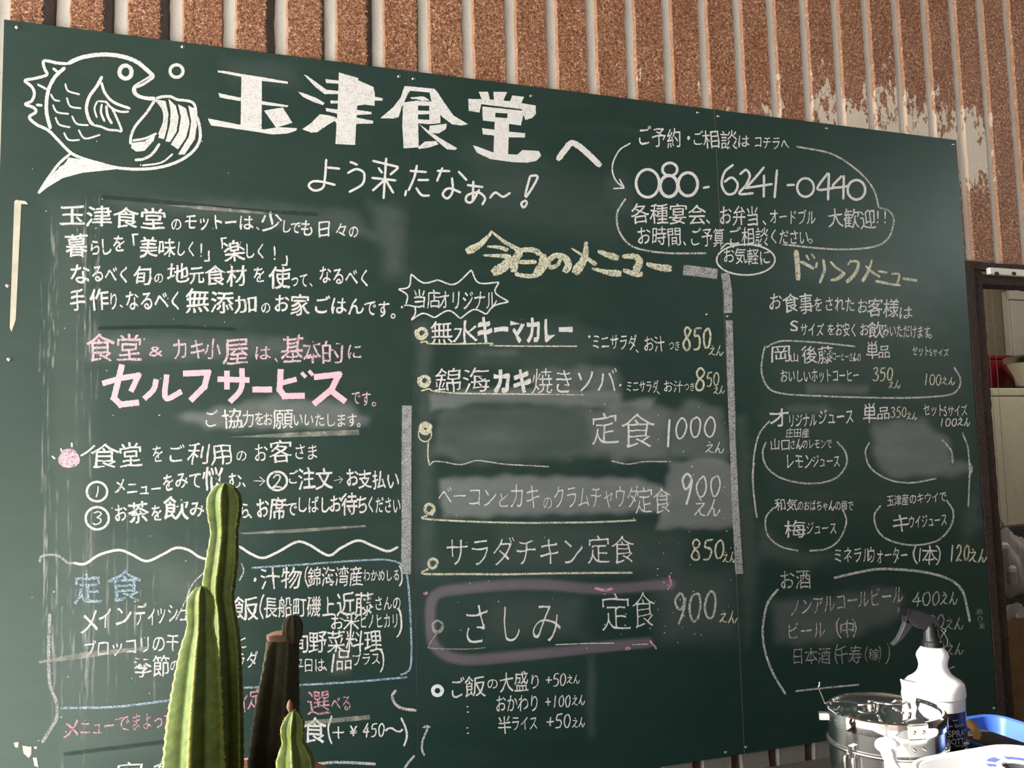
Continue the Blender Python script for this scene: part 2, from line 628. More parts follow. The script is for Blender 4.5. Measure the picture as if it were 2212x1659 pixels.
def rough_bar(name, lo, hi, mat, parent, amp=.0025, f=55, step=.02):
    """a bar with flaking, uneven faces"""
    bm = bmesh.new()
    bmesh.ops.create_cube(bm, size=1)
    ax = max(range(3), key=lambda k: hi[k] - lo[k])
    n = int((hi[ax] - lo[ax]) / step)
    es = [e for e in bm.edges if abs((e.verts[0].co - e.verts[1].co)[ax]) > .5]
    bmesh.ops.subdivide_edges(bm, edges=es, cuts=n)
    for v in bm.verts:
        v.co = Vector([(lo[i] + hi[i]) / 2 + v.co[i] * (hi[i] - lo[i]) for i in range(3)])
        v.co += Vector([0 if k == ax else amp * noise.noise(Vector((v.co.x * f, v.co.y * f, v.co.z * f + 9 * k))) for k in range(3)])
    return bm_obj(name, bm, mat, parent)


jx = 2.7335
rough_bar('door_jamb', (jx, -.002, 0.021), (jx + .030, .018, 2.10), M_DRUST, d1)
rough_bar('door_jamb', (jx + .040, .010, 0.021), (jx + .076, .075, 2.075), M_DRUST, d1)
rough_bar('door_header', (jx + .040, .010, 2.030), (WR, .082, 2.060), M_DRUST, d1)
rough_bar('siding_drip_edge', (jx + .02, .004, 2.076), (WR, .028, 2.100), M_DRUST, d1)
tag(box('sliding_rail', (2.822, -.012, 2.058), (WR, .004, 2.080), M_WHITEEN, d1, .002), 'white enamelled rail with rust spots')
bm = bmesh.new()
for px in (2153, 2190):
    c = onY(px, 591, -.012)
    bmesh.ops.create_circle(bm, cap_ends=True, radius=.008, segments=14, matrix=Matrix.Translation((c[0], -.0126, c[2])) @ Matrix.Rotation(math.pi / 2, 4, 'X') @ Matrix.Diagonal((1.3, .8, 1, 1)))
rail_spots = bm_obj('rust_spot', bm, M_DRUST, d1)

# kitchen room behind the wall
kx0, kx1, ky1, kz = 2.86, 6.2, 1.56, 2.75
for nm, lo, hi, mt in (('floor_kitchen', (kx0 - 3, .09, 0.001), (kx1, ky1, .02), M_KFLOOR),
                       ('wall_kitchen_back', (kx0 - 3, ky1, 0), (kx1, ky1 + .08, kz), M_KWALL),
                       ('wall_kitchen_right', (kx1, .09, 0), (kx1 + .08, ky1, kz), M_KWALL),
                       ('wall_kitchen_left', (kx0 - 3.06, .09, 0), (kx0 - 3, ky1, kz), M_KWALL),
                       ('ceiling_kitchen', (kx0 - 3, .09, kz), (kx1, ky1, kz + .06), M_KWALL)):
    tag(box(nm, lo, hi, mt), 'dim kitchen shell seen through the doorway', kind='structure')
tag(box('ceiling', (-3.0, -5.2, 3.36), (7.0, .09, 3.44), M_DARKW), 'unseen timber roof over the chalkboard, drawn out to block high sky light', kind='structure')  # unseen roof, added and run out leftward to keep high sky light off
tag(box('wall_horizon_block', (-12, -10.2, 0), (-.1, -10, 6.0), M_DARKW), 'unseen dark timber wall across the yard, added to block the bright horizon', kind='structure')  # made-up wall, hides the bright horizon from the board's reflection
# unseen timber wall behind the camera, widened to keep the board's mirrored view dark
tag(box('wall_front', (-.1, -5.2, 0), (7.0, -5.05, 3.36), M_DARKW), 'unseen dark timber wall facing the chalkboard, widened to keep its sheen dark', kind='structure')
tag(box('wall_right', (6.3, -5.05, 0), (6.4, .0, 3.0), M_DARKW), 'dark timber wall at the kitchen end', kind='structure')

# ------------------------------------------------------------------ chalkboard: three 910 x 1820 mm sheets
PW, BZ0, BZ1 = .91, .6797, 2.4997
board = thing('chalkboard', 'large dark green chalkboard covered in Japanese chalk menu writing on rusty siding', 'chalkboard', (1.365, 0, BZ0))

# chalk dust rubbed over the board: (outline in px, strength, softness px)
DUST = [
    ([(928, 850), (1140, 838), (1330, 842), (1345, 868), (1420, 858), (1405, 885), (1270, 880), (1050, 868), (960, 885), (932, 885)], .30, 9),
    ([(945, 900), (960, 880), (1250, 868), (1290, 890), (1420, 872), (1450, 890), (1440, 995), (1300, 985), (1000, 1000), (940, 975)], .17, 16),
    ([(1270, 885), (1400, 868), (1445, 890), (1445, 990), (1330, 995), (1280, 960)], .20, 14),
    ([(1440, 900), (1490, 862), (1555, 885), (1575, 950), (1570, 1000), (1450, 990)], .20, 14),
    ([(990, 945), (1080, 912), (1180, 940), (1100, 975), (1010, 975)], .20, 22),
    ([(950, 1035), (1120, 1028), (1390, 1035), (1450, 1060), (1440, 1105), (1150, 1112), (958, 1118)], .36, 9),
    ([(1450, 1000), (1540, 985), (1590, 1010), (1585, 1140), (1418, 1142), (1430, 1080)], .33, 8),
    ([(1130, 800), (1250, 792), (1335, 795), (1338, 845), (1160, 845)], .20, 14),
    ([(1030, 758), (1120, 752), (1125, 768), (1035, 770)], .12, 7),
    ([(1000, 715), (1230, 690), (1330, 760), (1250, 800), (1010, 790)], .06, 30),
    ([(1885, 915), (1990, 905), (2050, 950), (2060, 1000), (2096, 1000), (2095, 1022), (2020, 1030), (1920, 1030), (1885, 985)], .30, 13),
    ([(1665, 1300), (1800, 1290), (1925, 1268), (1950, 1290), (1945, 1330), (1860, 1370), (1790, 1392), (1680, 1390)], .15, 16),
    ([(1740, 828), (1880, 832), (1875, 850), (1745, 850)], .16, 6),
    ([(1640, 1130), (1690, 1170), (1760, 1195), (1860, 1195), (1740, 1225), (1640, 1200)], .08, 18),
    ([(1720, 560), (1850, 545), (2010, 580), (2030, 640), (1900, 620), (1740, 590)], .08, 28),
    ([(1790, 620), (2000, 610), (2050, 720), (1900, 735), (1800, 690)], .05, 34),
    ([(2085, 545), (2095, 545), (2105, 650), (2098, 650)], .22, 7),
    ([(1660, 730), (2090, 740), (2110, 900), (2120, 1120), (1660, 1120)], .035, 50),
    ([(2080, 1130), (2110, 1050), (2120, 1130), (2080, 1180)], .10, 16),
    ([(1690, 878), (1780, 872), (1810, 890), (1700, 892)], .16, 8),
    ([(180, 725), (400, 722), (650, 735), (690, 770), (500, 775), (190, 775)], .10, 18),
    ([(380, 900), (540, 870), (740, 866), (795, 905), (770, 925), (450, 925)], .26, 12),
    ([(550, 862), (620, 850), (640, 880), (570, 885)], .18, 10),
    ([(240, 428), (480, 430), (760, 455), (830, 520), (500, 480), (230, 440)], .07, 14),
    ([(800, 440), (870, 450), (872, 600), (840, 600)], .10, 22),
    ([(330, 1220), (430, 1225), (430, 1300), (340, 1310)], .10, 26),
    ([(110, 440), (170, 440), (210, 1180), (190, 1640), (120, 1640)], .05, 30),
    ([(190, 1180), (480, 1180), (400, 1640), (150, 1640)], .05, 40),
    ([(900, 700), (930, 690), (940, 1240), (905, 1240)], .08, 16),
    ([(1410, 1230), (1580, 1240), (1590, 1380), (1430, 1380)], .10, 40),
    ([(1060, 1300), (1250, 1290), (1260, 1370), (1060, 1380)], .07, 30),
    ([(1270, 1420), (1285, 1420), (1285, 1590), (1268, 1590)], .07, 8),
    ([(1080, 1130), (1480, 1140), (1480, 1240), (1080, 1230)], .06, 30),
    ([(720, 1400), (760, 1400), (755, 1455), (715, 1455)], .10, 12),
    ([(1590, 900), (1612, 900), (1640, 1250), (1612, 1400), (1600, 1240)], .07, 14),
    ([(1010, 300), (1330, 420), (1330, 520), (1040, 470)], .045, 50),
    ([(1300, 380), (1350, 370), (1380, 470), (1320, 470)], .05, 22),
    ([(480, 130), (620, 140), (650, 180), (500, 170)], .06, 22),
]
PINKD = [([(1448, 1262), (1300, 1272), (1150, 1262), (1000, 1272), (938, 1288), (930, 1350), (942, 1400), (1000, 1425), (1110, 1418), (1260, 1402), (1400, 1388)], .30, 15)]
CLEAN = [([(955, 905), (1000, 872), (1200, 868), (1262, 905), (1268, 965), (1150, 992), (1000, 985), (955, 955)], .55, 14)]


def seg_dist(P, A, B):
    d = B - A
    t = np.clip(((P - A) @ d) / (d @ d + 1e-9), 0, 1)
    return np.linalg.norm(P - A - t[:, None] * d, axis=1)


def poly_mask(P, poly, soft):
    Q = np.array(poly, float)
    lo, hi = Q.min(0) - soft * 2, Q.max(0) + soft * 2
    out = np.zeros(len(P))
    sel = np.all((P > lo) & (P < hi), axis=1)
    p = P[sel]
    if not len(p):
        return out
    ins = np.zeros(len(p), bool)
    dist = np.full(len(p), 1e9)
    for i in range(len(Q)):
        a, b = Q[i], Q[(i + 1) % len(Q)]
        dist = np.minimum(dist, seg_dist(p, a, b))
        c = (a[1] > p[:, 1]) != (b[1] > p[:, 1])
        xx = a[0] + (p[:, 1] - a[1]) * (b[0] - a[0]) / (b[1] - a[1] + 1e-9)
        ins ^= c & (p[:, 0] < xx)
    sd = np.where(ins, dist, -dist)
    wob = 5 * np.sin(p[:, 0] * .11 + p[:, 1] * .05) + 4 * np.sin(p[:, 1] * .17 - p[:, 0] * .06)
    t = np.clip((sd + wob * .5 * min(1, soft / 12) + soft) / (2 * soft), 0, 1)
    out[sel] = t * t * (3 - 2 * t)
    return out


def path_mask(P, path, width):
    Q = smooth_path(path, 10)
    dist = np.full(len(P), 1e9)
    sel = np.all((P > Q.min(0) - 60) & (P < Q.max(0) + 60), axis=1)
    p = P[sel]
    dd = np.full(len(p), 1e9)
    for a, b in zip(Q[:-1], Q[1:]):
        dd = np.minimum(dd, seg_dist(p, a, b))
    dist[sel] = dd
    t = np.clip((width - dist) / (width * .55), 0, 1)
    return t * t * (3 - 2 * t)


for k in range(3):
    xa, xb = k * PW + (.0007 if k else 0), (k + 1) * PW - (.0007 if k < 2 else 0)
    nx, nz = 160, 320
    gx, gz = np.meshgrid(np.linspace(xa, xb, nx), np.linspace(BZ0, BZ1, nz))
    V = np.stack([gx.ravel(), np.zeros(nx * nz), gz.ravel()], -1)
    px = to_px(V)
    dust, pnk, cln = np.zeros(len(V)), np.zeros(len(V)), np.zeros(len(V))
    for poly, s, soft in DUST:
        s *= 1.25
        dust = np.maximum(dust, poly_mask(px, poly, soft) * s) + .35 * np.minimum(dust, poly_mask(px, poly, soft) * s)
    for path, s, wd in PINKD:
        pnk = np.maximum(pnk, path_mask(px, path, wd) * s)
    for poly, s, soft in CLEAN:
        mk = poly_mask(px, poly, soft) * s
        dust *= 1 - .6 * mk
    bx = np.array([(xa, .006, BZ0), (xb, .006, BZ0), (xb, .006, BZ1), (xa, .006, BZ1)])
    n0 = len(V)
    idx = np.arange(nx * nz).reshape(nz, nx)
    quads = np.stack([idx[:-1, :-1], idx[:-1, 1:], idx[1:, 1:], idx[1:, :-1]], -1).reshape(-1, 4).tolist()
    c = [int(idx[0, 0]), int(idx[0, -1]), int(idx[-1, -1]), int(idx[-1, 0])]
    ring = [list(idx[0, :]), list(idx[:, -1]), list(idx[-1, ::-1]), list(idx[::-1, 0])]
    sides = []
    for q in range(4):
        sides.append([int(v) for v in reversed(ring[q])] + [n0 + q, n0 + (q + 1) % 4])
    quads += sides + [[n0 + 3, n0 + 2, n0 + 1, n0]]
    pan = mesh_obj('board_panel', np.vstack([V, bx]), quads, M_BOARD, board)
    pan.data.materials.append(M_PLY)
    for f in pan.data.polygons[-5:]:
        f.material_index = 1
    ca = pan.data.color_attributes.new('dust', 'FLOAT_COLOR', 'POINT')
    arr = np.zeros((n0 + 4, 4), np.float32)
    arr[:n0, 0], arr[:n0, 1], arr[:n0, 2], arr[:, 3] = dust, pnk, cln, 1
    ca.data.foreach_set('color', arr.ravel())

# screws
screw_me = None
for sx, sy in ((37, 59), (395, 101), (862, 165), (893, 170), (1147, 207), (1507, 243), (1551, 251), (1785, 277), (2058, 312),
               (1527, 679), (1572, 683), (870, 663), (17, 617), (20, 776), (1568, 1625), (1612, 1614), (2147, 1530)):
    p = onY(sx, sy, 0)
    if screw_me is None:
        bm = bmesh.new()
        bmesh.ops.create_uvsphere(bm, u_segments=14, v_segments=8, radius=.0048)
        for v in bm.verts:
            v.co.y *= .55
        add_box(bm, (-.003, -.0032, -.0005), (.003, -.0024, .0005))
        o = bm_obj('screw', bm, M_STEEL, None, True)
        screw_me = o.data
    else:
        o = bpy.data.objects.new('screw', screw_me)
        COL.objects.link(o)
    o.parent = board
    o.matrix_parent_inverse = Matrix.Translation(-Vector(board.location))
    o.location = (p[0], -.0012, p[2])

# ------------------------------------------------------------------ chalk strokes and lettering
LAYER = [0]


def layer():
    LAYER[0] += 1
    return -.0003 - .000015 * (LAYER[0] % 60)


class Chalk:
    """collects chalk marks drawn in the board plane, then links them as one part"""

    def __init__(self):
        self.items = []

    def add(self, verts2, faces):
        if len(verts2) and len(faces):
            self.items.append((np.array([tuple(p)[:2] for p in verts2], float), [tuple(f) for f in faces]))

    def stroke(self, pts, wd, wob=.16, taper=True, smooth=True):
        """pts in px; wd = width px or (start, end) widths"""
        if not smooth and len(pts) > 2:
            for a, b in zip(pts[:-1], pts[1:]):
                a, b = np.array(a, float), np.array(b, float)
                e = (b - a) / (np.linalg.norm(b - a) + 1e-9) * (wd if not hasattr(wd, '__len__') else wd[0]) * .42
                self.stroke([a - e, b + e], wd, wob, taper, True)
            return self
        P = smooth_path(pts, 2.6)
        w0, w1 = wd if hasattr(wd, '__len__') else (wd, wd)
        T = np.gradient(P, axis=0)
        T /= np.linalg.norm(T, axis=1)[:, None] + 1e-9
        Nn = np.stack([-T[:, 1], T[:, 0]], -1)
        n = len(P)
        s = random.random() * 100
        L, R = [], []
        for i in range(n):
            t = i / (n - 1)
            ww = (w0 + (w1 - w0) * t) / 2
            if taper:
                e = min(i, n - 1 - i) * 2.6
                ww *= min(1, .62 + .38 * e / max(1, ww * 1.2))
            a = 1 + wob * noise.noise(Vector((s + i * .55, 1, 0))) * 1.6
            b = 1 + wob * noise.noise(Vector((s + i * .55, 9, 0))) * 1.6
            L.append(P[i] + Nn[i] * ww * a)
            R.append(P[i] - Nn[i] * ww * b)
        self.add(L + R, [(i, i + 1, n + i + 1, n + i) for i in range(n - 1)])
        return self

    def poly(self, pts, wob=.8):
        """a filled hand-drawn shape"""
        Q = []
        m = len(pts)
        s = random.random() * 50
        for i in range(m):
            a, b = np.array(pts[i], float), np.array(pts[(i + 1) % m], float)
            k = max(1, int(np.linalg.norm(b - a) / 3))
            for t in range(k):
                p = a + (b - a) * t / k
                Q.append(p + wob * np.array([noise.noise(Vector((s + len(Q) * .6, 0, 0))), noise.noise(Vector((s + len(Q) * .6, 5, 0)))]))
        self.add(*fill([Q]))
        return self

    def ellipse(self, cx, cy, rx, ry, wd, turns=1.05, a0=-1.2, grow=0):
        n = int(26 * max(1, turns))
        self.stroke([(cx + (rx + grow * t) * math.cos(a0 + 2 * math.pi * turns * t), cy + (ry + grow * t) * math.sin(a0 + 2 * math.pi * turns * t)) for t in np.linspace(0, 1, n)], wd)
        return self

    def build(self, name, mat, label=None, kind=None, gap=9):
        """marks that touch or nearly touch become one part; separate marks become parts of their own"""
        it = self.items
        n = len(it)
        own = list(range(n))

        def find(i):
            while own[i] != i:
                own[i] = own[own[i]]
                i = own[i]
            return i
        bb = [(v.min(0), v.max(0)) for v, f in it]
        for i in range(n):
            for j in range(i):
                if kind == 'stuff' or np.all(bb[i][0] - gap < bb[j][1]) and np.all(bb[j][0] - gap < bb[i][1]):
                    own[find(i)] = find(j)
        groups = {}
        for i in range(n):
            groups.setdefault(find(i), []).append(i)
        outs = []
        for g in groups.values():
            VV_, fs, k = [], [], 0
            for q, i in enumerate(g):
                v, f = it[i]
                w3 = onY_many(v, layer())
                if len(f) > 8 and len(f[0]) == 4:      # ribbons climb a hair along their length, so loops lie over themselves
                    w3[:, 1] -= np.tile(np.linspace(0, 1, len(v) // 2), 2) * 6e-5
                VV_.append(w3)
                for fc in f:        # keep every face looking out of the board
                    p = v[list(fc)]
                    ar = np.sum(p[:, 0] * np.roll(p[:, 1], -1) - np.roll(p[:, 0], -1) * p[:, 1])
                    fc = fc if ar < 0 else tuple(reversed(fc))
                    fs.append(tuple(k + t for t in fc))
                k += len(v)
            o = mesh_obj(name, np.vstack(VV_), fs, CH[mat], board)
            tag(o, label=label, kind=kind)
            outs.append(o)
        return outs


_fc = bpy.data.curves.new('fill_tmp', 'CURVE')
_fc.dimensions = '2D'
_fc.fill_mode = 'BOTH'
_fo = bpy.data.objects.new('fill_tmp', _fc)


def fill(loops):
    """triangulate closed outlines with holes"""
    _fc.splines.clear()
    for L in loops:
        sp = _fc.splines.new('POLY')
        sp.points.add(len(L) - 1)
        flat = np.zeros((len(L), 4), np.float32)
        flat[:, :2] = np.array(L)
        flat[:, 3] = 1
        sp.points.foreach_set('co', flat.ravel())
        sp.use_cyclic_u = True
    me = _fo.to_mesh()
    V = [(v.co.x, v.co.y) for v in me.vertices]
    Fc = [tuple(p.vertices) for p in me.polygons]
    _fo.to_mesh_clear()
    return V, Fc


_tc = bpy.data.curves.new('glyph_tmp', 'FONT')
_to = bpy.data.objects.new('glyph_tmp', _tc)
COL.objects.link(_to)
GL = {}


def load_glyphs(chars):
    dg = bpy.context.evaluated_depsgraph_get()
    for ch in chars:
        _tc.body = ch
        dg.update()
        c = _to.evaluated_get(dg).to_curve(dg)
        loops = []
        for s in c.splines:
            bp = s.bezier_points
            pts = []
            for i in range(len(bp)):
                a, b = bp[i], bp[(i + 1) % len(bp)]
                p0, p1, p2, p3 = (np.array(q[:2]) for q in (a.co, a.handle_right, b.handle_left, b.co))
                ln = np.linalg.norm(p3 - p0)
                k = max(1, min(8, int(ln / .07)))
                for t in np.arange(k) / k:
                    pts.append((1 - t) ** 3 * p0 + 3 * t * (1 - t) ** 2 * p1 + 3 * t * t * (1 - t) * p2 + t ** 3 * p3)
            loops.append(np.array(pts))
        _to.to_curve_clear()
        GL[ch] = loops


# handwritten digits and the scrawled "en" after each price, as strokes in a unit cell (y up)
HAND = {
    '0': [[(.55, .97), (.22, .80), (.12, .42), (.35, .05), (.70, .12), (.88, .55), (.72, .90), (.48, .97)]],
    '1': [[(.58, 1.0), (.52, .5), (.45, 0)]],
    '2': [[(.12, .75), (.35, .98), (.72, .90), (.72, .62), (.40, .25), (.08, .03), (.48, .10), (.95, .02)]],
    '3': [[(.15, .88), (.50, 1.0), (.80, .82), (.45, .55)], [(.45, .55), (.85, .42), (.78, .10), (.40, .0), (.08, .12)]],
    '4': [[(.62, 1.0), (.30, .60), (.05, .32), (.95, .38)], [(.66, .70), (.60, .35), (.55, -.05)]],
    '5': [[(.30, .98), (.22, .58), (.60, .62), (.85, .38), (.65, .05), (.12, .02)], [(.30, .96), (.92, 1.0)]],
    '6': [[(.75, 1.0), (.35, .70), (.12, .30), (.40, .02), (.80, .15), (.75, .45), (.40, .48), (.18, .28)]],
    '8': [[(.80, .88), (.45, 1.02), (.18, .82), (.35, .58), (.75, .35), (.78, .08), (.42, -.02), (.12, .18), (.30, .45), (.66, .66), (.86, .90)]],
    '9': [[(.80, .80), (.50, 1.02), (.18, .78), (.32, .50), (.66, .55), (.84, .85), (.72, .40), (.48, -.05)]],
    'え': [[(.36, .98), (.58, .86)], [(.14, .66), (.50, .70), (.80, .72), (.48, .38), (.08, .02), (.46, .30), (.58, .10), (.98, .04)]],
    'ん': [[(.50, .98), (.28, .45), (.04, .02), (.34, .40), (.52, .36), (.58, .06), (.78, .08), (1.02, .42)]],
}


def put_hand(ck, c, cx, cy, cw, h, fat):
    j = lambda: random.uniform(-.04, .04)
    wd = max(2.1, min(5.5, h * (.095 + fat * 1.2)))
    for pl in HAND[c]:
        ck.stroke([(cx + (u - .5 + j() + .10 * (v - .5)) * cw * .92, cy - (v - .5 + j()) * h * 1.02) for u, v in pl], wd)


def put_text(ck, txt, x0, y0, x1, y1, h, fat=0., wob=.030, tight=False, skew=0.):
    """write txt so its cells run from (x0,y0) to (x1,y1) px (cell centres), h px tall"""
    adv = [.58 if ord(c) < 128 else 1. for c in txt]
    tot = sum(adv)
    dx, dy = x1 - x0, y1 - y0
    pos = 0
    for c, a in zip(txt, adv):
        loops = GL.get(c)
        cw = dx * a / tot
        t = (pos + a / 2) / tot
        cx, cy = x0 + dx * t, y0 + dy * t
        pos += a
        if c in HAND and not (c in 'んえ' and h > 30 and len(txt) != 2):
            put_hand(ck, c, cx, cy, cw, h, fat)
            continue
        if not loops:
            continue
        allp = np.vstack(loops)
        gx = .5 if a == 1 else (allp[:, 0].min() + allp[:, 0].max()) / 2
        sx = cw / (a * .98)
        if ord(c) < 128:
            gy, sy = .36, h * 1.25
        else:
            gy, sy = .38, h * 1.08
        if sx > sy * 1.5:
            sx = sy * 1.5
        th = random.uniform(-.05, .05) + skew
        sh = random.uniform(-.06, .04) + dy / (dx + 1e-6) * .0
        s = random.random() * 100
        out = []
        ct, st = math.cos(th), math.sin(th)
        for L in loops:
            q = []
            if fat:
                T = np.roll(L, -1, 0) - np.roll(L, 1, 0)
                T /= np.linalg.norm(T, axis=1)[:, None] + 1e-9
                L = L + fat * np.stack([T[:, 1], -T[:, 0]], -1) * FSIGN
            for p in L:
                nx = noise.noise(Vector((p[0] * 2.2 + s, p[1] * 2.2, 0))) * wob * 1.8 + noise.noise(Vector((p[0] * 9 + s, p[1] * 9, 4))) * wob * .55
                ny = noise.noise(Vector((p[0] * 2.2 + s, p[1] * 2.2, 7))) * wob * 1.8 + noise.noise(Vector((p[0] * 9 + s, p[1] * 9, 2))) * wob * .55
                u, v = (p[0] - gx + nx), (p[1] - gy + ny)
                u, v = u + sh * v, v + .05 * u
                u, v = u * sx, v * sy
                q.append((cx + u * ct - v * st, cy - (u * st + v * ct)))
            out.append(q)
        ck.add(*fill(out))


FSIGN = 1.0
